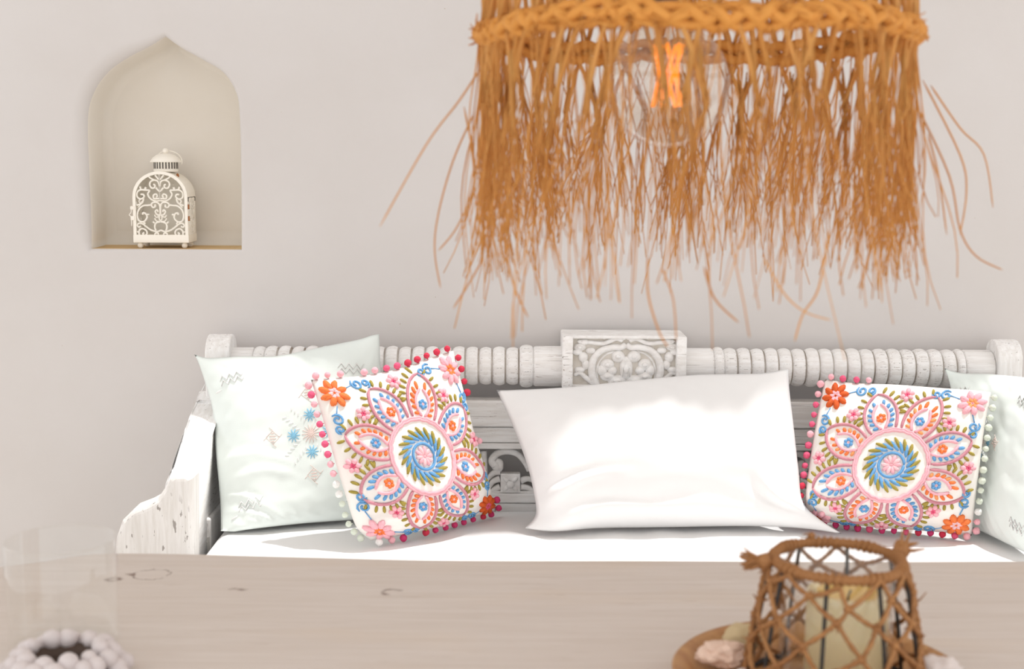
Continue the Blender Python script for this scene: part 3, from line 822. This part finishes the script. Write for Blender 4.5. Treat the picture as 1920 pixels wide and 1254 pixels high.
cr = Cushion('embroidered_cushion', 'flower embroidered cushion with pompoms standing right of the white pillow', 'cushion', M['ivory_fab'],
    top=[(1547, 711, 3.07), (1600, 718, 3.065), (1680, 721, 3.035), (1760, 727, 3.0), (1820, 731, 2.97), (1858, 735, 2.955)],
    right=[PZ(1822, 1004, S_), (1826, 960, 2.885), (1836, 880, 2.895), (1846, 800, 2.925), (1855, 755, 2.945), (1858, 735, 2.955)],
    bottom=[PZ(1514, 972, S_), PZ(1560, 980, S_), PZ(1650, 990, S_), PZ(1740, 996, S_), PZ(1822, 1004, S_)],
    left=[PZ(1508, 968, S_), (1508, 930, 2.97), (1516, 870, 3.0), (1528, 800, 3.03), (1540, 740, 3.06), (1547, 711, 3.07)],
    tf=.055, tb=.038, wr=.003, ws=5, sag=.015, pw=(2.8, .62), seed=47,
    folds=[(.1, .12, .6, .1, .03, .007), (.8, .2, -.2, .14, .03, .005)])
cr.fade = 1
embroider(cl, [(-1, 1, 'orange', 'pale_pink'), (1, 1, 'pink', 'orange'), (-1, -1, 'pink', 'orange'), (1, -1, 'rust', 'hot_pink')], R(2), .19)
embroider(cr, [(-1, 1, 'rust', 'pink'), (1, 1, 'pink', 'apricot'), (-1, -1, 'pink', 'rust'), (1, -1, 'orange', 'pale_pink')], R(-3), .19)
pk, hp, rd, mg, mt, wt = 'pink', 'hot_pink', 'red', 'magenta', 'mint', 'white'
pompoms(cl, [(3, [mt, mt, mt, mt, mt, wt, wt, pk, pk, hp, hp, hp, hp, pk, pk, hp, pk], (-1, 0, 0)),
             (0, [pk, pk, pk, None, pk, pk, hp, hp, rd, rd, rd, rd, rd], (0, 0, 1)),
             (1, [mg, mg, None, None, None, None, None, pk, None, None, None, rd, rd, rd, rd], (1, 0, 0)),
             (2, [wt, pk, mg, None, rd, mg, mg, mg, mg, mg, rd, mg], (0, -1, -.3))])
pompoms(cr, [(3, [pk, pk, hp, rd, rd, rd, hp, hp, hp, hp, pk, hp, hp, hp, pk, pk], (-1, 0, 0)),
             (0, [pk, hp, hp, pk, None, None, None, None, None, None, None, None, None], (0, 0, 1)),
             (1, [pk, pk, wt, mt, mt, mt, mt, mt, mt, mt, mt, mt, mt, mt], (1, 0, 0)),
             (2, [pk, mg, mg, mg, mg, hp, mg, mg, hp, rd, mg, rd, hp, pk], (0, -1, -.2))])

# ------------------------------------------------------------------ lantern in the niche
LYf = WY + .022
a0, a1 = P(250.5, 440, LYf), P(353, 440, LYf)
zf = NZ                                              # niche floor
lcx = (a0.x + a1.x) / 2; LW = (a1.x - a0.x); LD = .085
lan = thing('candle_lantern', (lcx, LYf + LD / 2, zf), 'cream metal candle lantern with scrolled front standing in the wall niche', 'lantern')
LO = lan.location.copy(); PXM = 1 / 742.0
zq = lambda py: P(302, py, LYf).z
zb0, zb1 = zq(455), zq(440)          # base box
hw = LW / 2; ztop = zq(321)
spring = ztop - hw * .93
def arch_pts(h, z0, zt_, n=16, x=lcx):
    sp = zt_ - h * .93
    return [(x - h, z0)] + [(x - h * cos(pi * i / n), sp + h * .93 * sin(pi * i / n)) for i in range(n + 1)] + [(x + h, z0)]
def arch_frame(mb, Y0, Y1, h, th, z0, zt_):
    o = arch_pts(h, z0, zt_); i_ = arch_pts(h - th, z0, zt_ - th); n = len(o); b0 = len(mb.v)
    for Y in (Y0, Y1):
        mb.v.extend([(p[0], Y, p[1]) for p in o]); mb.v.extend([(p[0], Y, p[1]) for p in i_])
    def f(*a): mb.f.append([b0 + k for k in a]); mb.m.append(0); mb.s.append(False)
    for k in range(n - 1):
        f(k, k + 1, n + k + 1, n + k); f(2 * n + k, 3 * n + k, 3 * n + k + 1, 2 * n + k + 1)
        f(k, 2 * n + k, 2 * n + k + 1, k + 1); f(n + k, n + k + 1, 3 * n + k + 1, 3 * n + k)
def spiral(cx, cz, r0, r1, a0, a1, n=18): return [(cx + (r0 + (r1 - r0) * i / n) * cos(a0 + (a1 - a0) * i / n), cz + (r0 + (r1 - r0) * i / n) * sin(a0 + (a1 - a0) * i / n)) for i in range(n + 1)]
# filigree, drawn in the 981-wide close-up's pixels: x from the centre line (440), y downward
ZS = 180 / 981 * PXM
def fil(mb, Y, sx=1.0, cx=lcx, plane=None):
    def w_(a, b): return V((cx + a * ZS * sx, Y, zq(260) - b * ZS)) if plane is None else plane(a * ZS, zq(260) - b * ZS)
    def c(pts, r=.0025, sm=5):
        for sd in (1, -1):
            q_ = spline([w_(sd * a, b) for a, b in pts], sm); mb.tube(q_, r, 5)
    c([(0, 620), (0, 520), (0, 400), (0, 350)], .0026)
    c([(0, 480), (14, 430), (50, 415), (90, 430), (100, 465), (80, 495), (52, 490), (48, 465), (64, 458)])
    c([(6, 410), (30, 380), (45, 365)], .0026); c([(50, 415), (90, 395), (110, 375)], .0024)
    c([(0, 600), (25, 600), (60, 600), (66, 570), (40, 555), (26, 575), (40, 588)]); c([(0, 530), (25, 505), (38, 490)], .0028)
    c([(0, 620), (50, 625), (100, 600), (122, 555), (105, 520), (150, 515), (200, 515), (232, 545), (228, 590), (190, 605), (160, 580), (170, 560), (195, 560)])
    c([(150, 512), (140, 485)], .0028); c([(190, 512), (200, 480)], .0024)
    c([(0, 760), (0, 690), (20, 645), (70, 640), (90, 665), (75, 690), (50, 680), (55, 660)]); c([(90, 665), (130, 670), (175, 675), (220, 715), (236, 775), (220, 825), (175, 835), (140, 800), (145, 760), (175, 745), (180, 765)])
    c([(145, 765), (115, 760)], .0024); c([(175, 835), (160, 860)], .0026)
    c([(165, 600), (180, 640), (210, 660), (240, 670)]); c([(190, 605), (215, 625), (200, 660), (225, 690)], .0018)
    c([(0, 765), (30, 765), (52, 735), (35, 715), (22, 735)]); c([(0, 830), (15, 800), (10, 780), (45, 790), (60, 765)], .0019); c([(0, 830), (40, 830), (60, 800)], .0019)
    c([(0, 920), (40, 935), (100, 920), (150, 885), (180, 860), (215, 850), (240, 870), (225, 890), (205, 880)]); c([(0, 835), (50, 850), (62, 890), (50, 925)])
    c([(62, 850), (80, 835)], .0024)
    c([(220, 985), (222, 930), (190, 905), (150, 925), (145, 960), (170, 975), (185, 955), (170, 945)]); c([(222, 945), (245, 935)], .0022)
    c([(0, 985), (20, 985), (55, 980), (60, 955), (35, 950), (25, 965)]); c([(60, 955), (40, 935)], .0022)
mb = MB(); arch_frame(mb, LYf, LYf + .005, hw, .0075, zb1 - .002, ztop)
fd = mb.build('front_door', [M['lantern']], lan, LO)
mb = MB(); fil(mb, LYf + .0025); mb.build('filigree', [M['lantern']], fd, LO)
# hinges and latch
for py in (388, 410):
    MB().lathe([(.0022, 0), (.0022, .012)], (a1.x + .002, LYf + .003, zq(py + 4)), n=10).build('hinge', [M['rust']], fd, LO)
mb = MB().box((a0.x - .006, LYf - .002, zq(413)), (a0.x + .004, LYf + .004, zq(405)), .001).box((a0.x - .006, LYf - .002, zq(393)), (a0.x + .004, LYf + .004, zq(387)), .001)
mb.tube(spline([(a0.x - .003, LYf - .001, zq(386)), (a0.x - .004, LYf - .001, zq(398)), (a0.x - .009, LYf - .001, zq(403)), (a0.x - .004, LYf - .001, zq(408)), (a0.x - .004, LYf - .001, zq(424))], 5), .0012, 6)
mb.build('latch', [M['lantern']], fd, LO)
# roof barrel, back, sides
mb = MB(); o = arch_pts(hw, spring - .002, ztop)
pr = [p for p in o if p[1] >= spring - .004]
ins = [(lcx + (p[0] - lcx) * .97, p[1] - .002) for p in pr]
mb.prism(pr + ins[::-1], LYf + .0052, LYf + LD, lambda a, b, d: V((a, d, b)), 0, 0, 1, False)
mb.build('barrel_roof', [M['lantern']], lan, LO)
mb = MB().prism(arch_pts(hw - .001, zb1, ztop - .001), LYf + LD - .002, LYf + LD, lambda a, b, d: V((a, d, b))); mb.build('back_panel', [M['lantern']], lan, LO)
for sd in (-1, 1):
    xs = lcx + sd * (hw - .0015); mb = MB()
    mb.box((xs - .0015, LYf + .006, zb1), (xs + .0015, LYf + .014, spring), .0005).box((xs - .0015, LYf + LD - .01, zb1), (xs + .0015, LYf + LD - .0025, spring), .0005)
    mb.box((xs - .0015, LYf + .006, spring - .012), (xs + .0015, LYf + LD - .0025, spring), .0005)
    fl = lambda a, b, xs=xs: V((xs, LYf + LD / 2 + .002 + a * .5, zb1 + (b - zq(441)) * (spring - zb1) / (ztop - zb1)))
    fil(mb, 0, plane=fl)
    mb.build('side_panel', [M['lantern']], lan, LO)
mb = MB().box((a0.x - .001, LYf - .001, zb0), (a1.x + .001, LYf + LD, zb1), .0012).box((a0.x + .004, LYf - .0018, zb0 + .005), (a1.x - .006, LYf - .0008, zb0 + .0065), 0)
mb.build('base', [M['lantern']], lan, LO)
fr = (zb0 - zf) / 2
for dx in (-1, 1):
    for dy in (0, 1):
        MB().ell((lcx + dx * (hw - .013), LYf + .013 + dy * (LD - .026), zf + fr), (.0075, .0075, fr + .0005), 0, 14, 8).build('foot', [M['lantern']], lan, LO)
cy_ = LYf + LD / 2
cx_ = P(311, 310, cy_).x
zz2 = lambda py: P(311, py, cy_).z
mb = MB().lathe([(.030, zz2(322) - zf), (.031, zz2(318) - zf), (.029, zz2(317) - zf), (.029, zz2(302) - zf), (.03, zz2(301) - zf)], (cx_, cy_, zf), n=40)
for k in range(24):
    a = 2 * pi * k / 24; x, y = cx_ + .0292 * cos(a), cy_ + .0292 * sin(a)
    rm = Matrix.Rotation(a, 3, 'Z'); mb.box((-.0006, -.0016, zz2(316)), (.0006, .0016, zz2(303)), 0, 1, 1, lambda c, rm=rm, x=x, y=y: rm @ V((c.x, c.y, 0)) + V((x, y, c.z)))
mb.build('vent_collar', [M['lantern'], M['slot']], lan, LO)
mb = MB().lathe([(.0385, zz2(304) - zf), (.039, zz2(303) - zf), (.033, zz2(296) - zf), (.022, zz2(290) - zf), (.008, zz2(287.5) - zf), (0, zz2(287) - zf)], (cx_, cy_, zf), n=40)
cap = mb.build('cap', [M['lantern']], lan, LO)
MB().ell((cx_, cy_, zz2(283)), .0075, 0, 14, 9).build('knob', [M['lantern']], cap, LO)
pts = [V((cx_ + .034 * cos(a) + .006, cy_ + .004, zz2(303) + .030 * sin(a) * .9)) for a in [pi * i / 24 - .25 for i in range(27)]]
MB().tube(pts, .0014, 6).build('carry_ring', [M['lantern']], lan, LO)
mb = MB().ell((cx_ + .034, cy_ - .02, ztop - .012), (.004, .003, .007), 0, 8, 6).build('rust_spot', [M['rust']], lan, LO)

# ------------------------------------------------------------------ table
def table():
    tb = thing('dining_table', (.1, 1.25, 0), 'whitewashed wooden table with knots in the foreground', 'table'); o = tb.location.copy()
    far = [(-420, 1100), (-200, 1080), (0, 1061), (90, 1050), (160, 1039), (225, 1036), (330, 1037), (480, 1041), (640, 1045), (800, 1049), (960, 1050), (1200, 1050), (1400, 1051), (1650, 1052), (1920, 1051), (2300, 1052)]
    fp = spline([PZ(x, y, TZ) for x, y in far], 5); fp = [(p.x, p.y) for p in fp]
    fp[0] = (fp[0][0], fp[0][1])
    out = fp + [(fp[-1][0], .72), (fp[0][0], .72)]
    mb = MB().prism(out, TZ - .045, TZ, lambda a, b, d: V((a, b, d)), .004, 0, 3)
    mb.build('tabletop', [M['table']], tb, o)
    x0, x1 = fp[0][0], fp[-1][0]
    MB().box((x0 + .12, .82, TZ - .13), (x1 - .12, 1.6, TZ - .045), .004).build('apron', [M['table']], tb, o)
    for x in (x0 + .14, x1 - .14):
        for y in (.85, 1.57): MB().box((x - .04, y - .04, 0), (x + .04, y + .04, TZ - .05), .006).build('leg', [M['table']], tb, o)
table()

# glass
GY = 1.40
gc = P(113, 1011, GY); gr = (P(214, 1003, GY).x - P(12, 1018, GY).x) / 2
gl = thing('drinking_glass', (gc.x, GY, TZ), 'clear straight glass tumbler on the table corner at left', 'glass'); o = gl.location.copy()
h = gc.z - TZ
mb = MB().lathe([(gr - .004, .001), (gr, .006), (gr, h - .001), (gr - .0008, h), (gr - .0022, h - .001), (gr - .0024, .014), (gr - .006, .012), (0, .012)], (gc.x, GY, TZ), n=56, cap=False)
mb.lathe([(0, .0008), (gr - .004, .001)], (gc.x, GY, TZ), n=56, cap=False)
mb.tube([(gc.x + (gr - .0011) * cos(2 * pi * i / 56), GY + (gr - .0011) * sin(2 * pi * i / 56), TZ + h) for i in range(56)], .0013, 8, 0, True)
mb.build('glass_wall', [M['glass']], gl, o)
# bead wreath in front of it
bc = PZ(118, 1243, TZ + .022)
bw = thing('bead_wreath', (bc.x, bc.y, TZ), 'small wreath of chunky white beads at the lower left table corner', 'wreath'); o = bw.location.copy()
MB().tube([(bc.x + .036 * cos(a), bc.y + .036 * sin(a), TZ + .016) for a in [2 * pi * i / 32 for i in range(32)]], .014, 10, 0, True).build('core', [M['dark_core']], bw, o)
random.seed(5)
for rr_, zz_, nb, br in ((.054, .012, 15, .0115), (.048, .026, 14, .011), (.038, .033, 11, .0095), (.062, .009, 14, .0085)):
    for i in range(nb):
        a = 2 * pi * (i + random.uniform(-.2, .2)) / nb; q_ = br * random.uniform(.85, 1.15)
        if rr_ < .03 and sin(a) < .2 and random.random() < .6: continue
        MB().ell((bc.x + rr_ * cos(a), bc.y + rr_ * sin(a), TZ + max(zz_, q_) + random.uniform(0, .004)), (q_, q_ * .95, q_), 0, 12, 8).build('bead', [M['bead']], bw, o)

# ------------------------------------------------------------------ tray, net lantern, candle, shells
TC = V((.313, 1.262, TZ))
tr = thing('round_tray', TC, 'round brown wooden tray under the jute net lantern', 'tray'); o = TC.copy(); rT = .149
mb = MB().lathe([(0, .0), (rT * .72, 0), (rT * .95, .012), (rT, .028), (rT - .003, .031), (rT - .010, .027), (rT * .86, .014), (rT * .7, .010), (0, .010)], TC, n=64)
mb.build('bowl', [M['tray']], tr, o)
LZ = TZ + .0105
lx = P(1571, 1047, 1.265).x; LC = V((lx, 1.265, LZ))
zr = P(1571, 1047, 1.265).z; Hh = zr - LZ
rt = (P(1700, 1047, 1.265).x - P(1442, 1047, 1.265).x) / 2 - .002; rb = .0885
nl = thing('net_lantern', LC, 'jute net candle lantern with black wires standing on the round tray', 'lantern'); o = LC.copy()
Rz = lambda z: rb + (rt - rb) * (z / Hh) ** 1.25 if z > 0 else rb
def cyl(a, z, dr=0): r_ = Rz(max(0, z)) + dr; return V((lx + r_ * cos(a), 1.265 + r_ * sin(a), LZ + z))
MB().tube([cyl(2 * pi * i / 60, .003, -.001) for i in range(60)], .0028, 8, 0, True).build('base_ring', [M['wire']], nl, o)
MB().tube([cyl(2 * pi * i / 60, Hh - .002, -.004) for i in range(60)], .0026, 8, 0, True).build('top_ring', [M['wire']], nl, o)
for k in range(8):
    a = -pi / 2 + 2 * pi * (k + .5) / 8
    MB().tube([cyl(a, .002 + (Hh - .004) * i / 8, -.003) for i in range(9)], .0021, 6).build('upright_wire', [M['wire']], nl, o)
# wrapped rim: a wound rope
mb = MB(); pts = []
for i in range(900):
    a = 2 * pi * i / 900; b = a * 62; rr_ = .0045 + .0008 * sin(a * 9)
    e = V((cos(a), sin(a), 0)); c = cyl(a, Hh - .002, -.004)
    pts.append(c + e * rr_ * cos(b) + V((0, 0, 1)) * rr_ * sin(b))
mb.tube(pts, .0020, 4, 0, True)
mb.tube([cyl(2 * pi * i / 60, Hh - .002, -.004) for i in range(60)], .0048, 8, 0, True)
rw = mb.build('rim_rope', [M['jute']], nl, o)
random.seed(3)
def knot(p, r, n, mb):
    mb.ell(p, (r, r, r * .9), 0, 12, 8, None, .3)
    for i in range(n):
        d = V((random.gauss(0, 1), random.gauss(0, 1), random.gauss(-.2, .8))).normalized()
        L_ = r * random.uniform(1.2, 2.6); mb.tube([p, p + d * L_ * .6, p + d * L_ + V((0, 0, -.3 * L_))], [.0012, .0009, .0005], 4)
def tuft(p, dirs, r, n, mb):
    mb.ell(p, (r, r, r), 0, 12, 8, None, .35)
    for i in range(n):
        d = (V(dirs) + V((random.gauss(0, .3), random.gauss(0, .3), random.gauss(0, .3)))).normalized(); L_ = random.uniform(.012, .026)
        mb.tube([p, p + d * L_ * .5 + V((0, 0, random.uniform(-.003, .003))), p + d * L_ + V((0, 0, random.uniform(-.006, .004)))], [.0026, .002, .0008], 5)
mb = MB(); e = P(1432, 1052, 1.262); tuft(e, (-1, 0, .05), .008, 22, mb); tuft(e + V((.012, -.012, -.016)), (.2, -.4, -1), .007, 16, mb); mb.build('rope_knot', [M['jute']], nl, o)
mb = MB(); e = P(1690, 1030, 1.285); tuft(e, (.2, -.2, .3), .0095, 8, mb); mb.build('rope_knot', [M['jute']], nl, o)
mb = MB(); e = P(1522, 1004, 1.33); knot(e, .004, 6, mb); mb.build('rope_knot', [M['jute']], nl, o)
# diamond net: strands between staggered knots
mb = MB(); NN = 10; rows = 6
def node(i, j):
    z = Hh * (1 - j / rows) - (.001 if j else .004); rs = random.Random(i % NN * 31 + j * 7)
    a = 2 * pi * (i + (.5 if j % 2 else 0)) / NN + rs.uniform(-.11, .11)
    return cyl(a, max(.004, z + rs.uniform(-.006, .006)), .001)
for j in range(rows):
    for i in range(NN):
        p = node(i, j)
        for i2 in ((i, i - 1) if j % 2 == 0 else (i, i + 1)):
            q_ = node(i2, j + 1); m_ = (p + q_) / 2; e = V((m_.x - lx, m_.y - 1.265, 0)).normalized(); m_ = m_ + e * .0015 - V((0, 0, .0015))
            sp = spline([p, m_, q_], 5)
            for ph in (0, pi):
                tw = []
                for k_, s_ in enumerate(sp):
                    b = k_ * 1.3 + ph; tw.append(s_ + e * .0009 * cos(b) + V((0, 0, 1)) * .0009 * sin(b))
                mb.tube(tw, .0021, 5)
        if j:
            mb.ell(p, (.0048, .0048, .0040), 0, 9, 6, None, .35)
            for q1 in range(3):
                d = V((random.gauss(0, 1), random.gauss(0, 1), random.gauss(0, 1))).normalized(); mb.tube([p, p + d * .006, p + d * .010], [.0011, .0009, .0004], 4)
for i in range(NN):
    if i % 2 == 0:
        p = node(i, 2); d = V((p.x - lx, p.y - 1.265, 0)).normalized(); mb.tube([p, p + d * .006 + V((0, 0, .004)), p + d * .009 + V((.003, 0, .012))], [.0012, .001, .0005], 4)
mb.build('jute_net', [M['jute']], nl, o)
gR = .056; gH = Hh - .004
mb = MB().lathe([(gR - .003, .001), (gR, .004), (gR, gH - .002), (gR - .001, gH), (gR - .0025, gH - .002), (gR - .0025, .006), (0, .005)], (lx, 1.265, LZ), n=56, cap=False)
mb.build('glass_cylinder', [M['glass']], nl, o)
CZ = LZ + .0065
ctop = P(1588, 1104, 1.265).z; cR = .0405; ch = ctop - CZ; cxx = P(1590, 1104, 1.265).x
can = thing('pillar_candle', (cxx, 1.265, CZ), 'cream pillar candle inside the jute net lantern', 'candle'); o = can.location.copy()
mb = MB().lathe([(cR - .002, 0), (cR, .002), (cR, ch - .003), (cR - .003, ch), (cR - .010, ch - .003), (.014, ch - .012), (0, ch - .013)], (cxx, 1.265, CZ), n=48, matf=lambda i: 1 if i >= 4 else 0)
mb.build('wax', [M['wax'], M['wax_dip']], can, o)
MB().tube([(cxx, 1.265, CZ + ch - .0135), (cxx + .001, 1.265, CZ + ch - .006), (cxx + .003, 1.265, CZ + ch - .001)], .0011, 6).build('wick', [M['wire']], can, o)
def lump(name, label, cat, c, r, mat, jit, sub, seed, group=None, freq=1.0):
    b = bmesh.new(); bmesh.ops.create_icosphere(b, subdivisions=sub, radius=1)
    for v in b.verts:
        d = v.co.normalized(); k_ = 1 + jit * N3.noise(d * 1.7 * freq + V((seed, 0, 0))) + jit * .6 * N3.noise(d * 4.1 * freq + V((0, seed, 0))) + jit * .25 * N3.noise(d * 9 * freq + V((0, 0, seed)))
        v.co = V((d.x * r[0], d.y * r[1], d.z * r[2])) * k_
    mz = min(v.co.z for v in b.verts); base = V((c[0], c[1], c[2]))
    mb = MB().bm(b, 0, True, lambda q_: q_ + V((0, 0, -mz)) + base)
    return tag(mb.build(name, [mat], None, base), label, cat, group)
tzf = TZ + .0105
c = PZ(1352, 1240, TZ + .02); lump('coral_piece', 'rough pinkish coral piece at the left rim of the round tray', 'coral', (c.x + .002, c.y, tzf + .001), (.024, .018, .0130), M['coral_pink'], .35, 5, 2.2)
c = PZ(1405, 1215, TZ + .025); lump('seashell', 'smooth beige shell between the pink coral and the net lantern', 'shell', (c.x - .003, c.y + .022, tzf + .001), (.021, .018, .0155), M['shell_beige'], .12, 4, 5.1)
c = PZ(1382, 1243, TZ + .03); lump('pebble', 'tiny white pebble lying against the pink coral on the tray', 'pebble', (c.x + .003, c.y - .012, tzf + .001), (.008, .008, .0085), M['shell_white'], .1, 3, 7.7)
c = PZ(1765, 1262, TZ + .025); lump('coral_piece', 'white coral piece at the right rim of the round tray', 'coral', (c.x - .006, c.y - .010, tzf + .004), (.024, .018, .0165), M['shell_white'], .3, 4, 9.3)

# ------------------------------------------------------------------ pendant lamp
LPY = 1.45
pc = P(1302, 68, LPY); RR = (P(1708, 62, LPY).x - P(897, 75, LPY).x) / 2 - .004
lamp = thing('pendant_lamp', (pc.x, LPY, pc.z), 'woven straw pendant lamp with long shaggy fringe hanging over the table', 'lamp'); o = lamp.location.copy()
random.seed(12)
def ringpt(a, r=RR, dz=0): return V((pc.x + r * cos(a), LPY + r * sin(a), pc.z + dz))
# braided rim
mb = MB()
for ph in range(3):
    pts = []
    for i in range(360):
        a = 2 * pi * i / 360; b = a * 19 + ph * 2 * pi / 3
        nz = N3.noise(V((cos(a) * 9, sin(a) * 9, ph * 3.7))); b += .9 * N3.noise(V((cos(a) * 5, sin(a) * 5, 1)))
        pts.append(ringpt(a, RR + .005 * cos(2 * b) + .003 * nz, .0095 * sin(b) + .003 * sin(a * 5) + .004 * nz))
    mb.tube(pts, .0060, 6, 0, True)
for i in range(160):
    a = random.uniform(0, 2 * pi); p = ringpt(a, RR + .006, random.uniform(-.01, .01)); t_ = V((-sin(a), cos(a), random.uniform(-.6, .6)))
    e = V((cos(a), sin(a), 0)); mb.tube([p - t_ * .012, p + e * .003, p + t_ * .014 + e * random.uniform(.002, .010)], [.0008, .0012, .0005], 4)
mb.build('braided_rim', [M['braid']], lamp, o)
# woven dome above: bundles of straw leaning both ways
mb = MB(); topz = .30
def dome(a, t): return ringpt(a, RR * (1 - .06 * t - .74 * t ** 3.2), topz * t)
for sgn, cnt in ((1, 46), (-1, 46)):
    for i in range(cnt):
        a = 2 * pi * (i + random.uniform(-.18, .18)) / cnt
        for k_ in range(3):
            da = random.uniform(-.018, .018); pts = [dome(a + da * (1 if j < 5 else .5) + sgn * (.34 if sgn > 0 else .30) * j / 9, j / 9) + V((random.uniform(-.002, .002), random.uniform(-.002, .002), 0)) for j in range(10)]
            mb.tube(pts, random.uniform(.0014, .0024), 5)
mb.build('woven_dome', [M['fibre']], lamp, o)
mb = MB()
for dz, rr_ in ((topz, RR * .2),):
    for ph in range(2):
        mb.tube([ringpt(2 * pi * i / 120, rr_ + .003 * cos(i * 1.2 + ph * pi), dz + .004 * sin(i * 1.2 + ph * pi)) for i in range(120)], .006, 6, 0, True)
mb.build('collar_braid', [M['braid']], lamp, o)
# fringe
mb = MB()
def strand(a, L_, lean, outw, r0, wob, n=9, dr=0):
    pts = []; ph = random.uniform(0, 6.28); ph2 = random.uniform(0, 6.28); R0 = RR + dr
    for j in range(n):
        t = j / (n - 1)
        aa = a + lean * t * (1 - .25 * t); r_ = R0 + outw * t ** 1.4 + wob * .8 * t * sin(ph + t * 5)
        aa += wob * 2.2 * t * sin(ph2 + 4.5 * t)
        pts.append(ringpt(aa, r_, -.006 - L_ * t))
    mb.tube(pts, [r0 * (1 - .45 * j / (n - 1)) for j in range(n)], 4, 0)
NB = 64
for i in range(NB):
    a = 2 * pi * (i + random.uniform(-.25, .25)) / NB
    sg = random.choice((-1, -1, 1)); lean = sg * random.uniform(.10, .42); L0 = random.uniform(.215, .27)
    c0_, c1_, c2_ = ringpt(a, RR), ringpt(a + lean * .20, RR - .001, -.03), ringpt(a + lean * .42, RR + random.uniform(-.006, .004), -random.uniform(.055, .085))
    mb.tube(spline([c0_ , c1_, c2_], 4), [.0030, .0030, .0030, .0029, .0028, .0027, .0025, .0022, .0018], 6, 0)
    ang2 = a + lean * .42; bend = random.uniform(-.4, .45)
    for k_ in range(10):
        n_ = 9; L_ = L0 * random.uniform(.68, 1.06) + c2_.z - pc.z; ph = random.uniform(0, 6.28); ph2 = random.uniform(0, 6.28)
        le = lean * bend + random.gauss(0, .125); ow = random.gauss(-.002, .012); wob = .010; pts = [ringpt(a + lean * .3, RR, -.035 + random.uniform(-.012, .012))]
        for q1 in range(n_):
            u_ = q1 / (n_ - 1); aa = ang2 + le * u_ * (1 - .3 * u_) + wob * 2.4 * u_ * sin(ph2 + 5 * u_)
            r_ = RR + ow * u_ ** 1.3 + wob * .8 * u_ * sin(ph + 5 * u_)
            pts.append(ringpt(aa, r_, c2_.z - pc.z - L_ * u_ + random.uniform(-.002, .002)) if q1 else c2_ + V((random.uniform(-.004, .004), random.uniform(-.004, .004), random.uniform(-.006, .006))))
        r0 = random.uniform(.0006, .0011); mb.tube(pts, [r0 * (1 - .4 * q1 / n_) for q1 in range(n_ + 1)], 4, 0)
for i in range(170):
    strand(2 * pi * (i + random.random()) / 170, random.uniform(.16, .265), random.gauss(0, .16), random.gauss(-.002, .014), random.uniform(.0006, .0010), .014, 11, random.uniform(-.004, .004))
for i in range(60):
    strand(random.uniform(0, 2 * pi), random.uniform(.24, .31), random.gauss(0, .15), random.gauss(.02, .035), random.uniform(.0007, .0011), .02, 11)
def stray(pts, r=.0011): mb.tube(spline([P(x, y, Y) for x, y, Y in pts], 5), taper(5 * (len(pts) - 1) + 1, r, r * .7), 4)
stray([(900, 130, 1.42), (860, 190, 1.40), (800, 270, 1.38), (712, 425, 1.35)], .0013)
stray([(890, 210, 1.45), (850, 300, 1.44), (822, 400, 1.44), (815, 470, 1.44), (826, 540, 1.44)])
stray([(905, 420, 1.4), (905, 480, 1.38), (880, 530, 1.37), (850, 578, 1.36)])
stray([(1745, 160, 1.45), (1800, 240, 1.45), (1845, 290, 1.46), (1862, 390, 1.47)])
stray([(1720, 200, 1.4), (1780, 330, 1.38), (1800, 430, 1.37), (1830, 480, 1.36), (1880, 506, 1.36)])
stray([(1730, 150, 1.45), (1800, 290, 1.43), (1812, 360, 1.42), (1800, 440, 1.42)])
stray([(1740, 250, 1.4), (1760, 330, 1.4), (1775, 440, 1.4)])
stray([(1430, 480, 1.22), (1470, 550, 1.2), (1510, 585, 1.2), (1558, 600, 1.2)])
stray([(1215, 480, 1.23), (1215, 550, 1.22), (1235, 620, 1.22), (1252, 650, 1.22)]); stray([(1240, 500, 1.23), (1262, 560, 1.22), (1268, 640, 1.22)])
stray([(1555, 430, 1.25), (1535, 540, 1.24), (1505, 590, 1.24), (1490, 640, 1.24)]); stray([(950, 480, 1.3), (965, 540, 1.29), (990, 595, 1.29)])
stray([(1320, 500, 1.22), (1340, 560, 1.22), (1385, 605, 1.22)]); stray([(870, 200, 1.45), (890, 330, 1.45), (860, 420, 1.45), (822, 470, 1.45)])
fr_ = mb.build('straw_fringe', [M['fibre']], lamp, o); fr_['kind'] = 'stuff'
# bulb
bc_ = P(1252, 160, LPY); bR = .0675
mb = MB(); prof = [(0, -bR)] + [(bR * sin(a), -bR * cos(a)) for a in [pi * i / 26 for i in range(1, 22)]]
zl_ = prof[-1]; prof += [(.022, bR * 1.12), (.019, bR * 1.35)]
mb.lathe(prof, bc_, n=48, cap=False)
bulb = mb.build('bulb', [M['bulb']], lamp, o)
mb = MB()
for i in range(7):
    a = 2 * pi * i / 7; b = a + .7
    x0_, y0_ = .016 * cos(a), .016 * sin(a); x1_, y1_ = .012 * cos(b), .012 * sin(b)
    mb.tube([bc_ + V((x0_, y0_, .044)), bc_ + V((x1_ * .8, y1_ * .8, .012)), bc_ + V((x0_ * 1.05, y0_ * 1.05, -.023))], .0021, 6)
mb.build('filament', [M['filament']], bulb, o)
MB().tube([bc_ + V((0, 0, .09)), bc_ + V((0, 0, .02)), bc_ + V((0, 0, -.03))], .0022, 6).build('filament_stem', [M['bulb']], bulb, o)
MB().lathe([(.02, 0), (.021, .01), (.021, .05), (.012, .06), (.006, .065)], bc_ + V((0, 0, bR * 1.32)), n=24).build('socket', [M['socket']], lamp, o)
MB().tube(spline([bc_ + V((0, 0, bR * 1.32 + .06)), V((pc.x - .01, LPY, pc.z + .3)), V((pc.x, LPY, 2.0)), V((pc.x, LPY, 2.40))], 6), .004, 8).build('cord', [M['cord']], lamp, o)
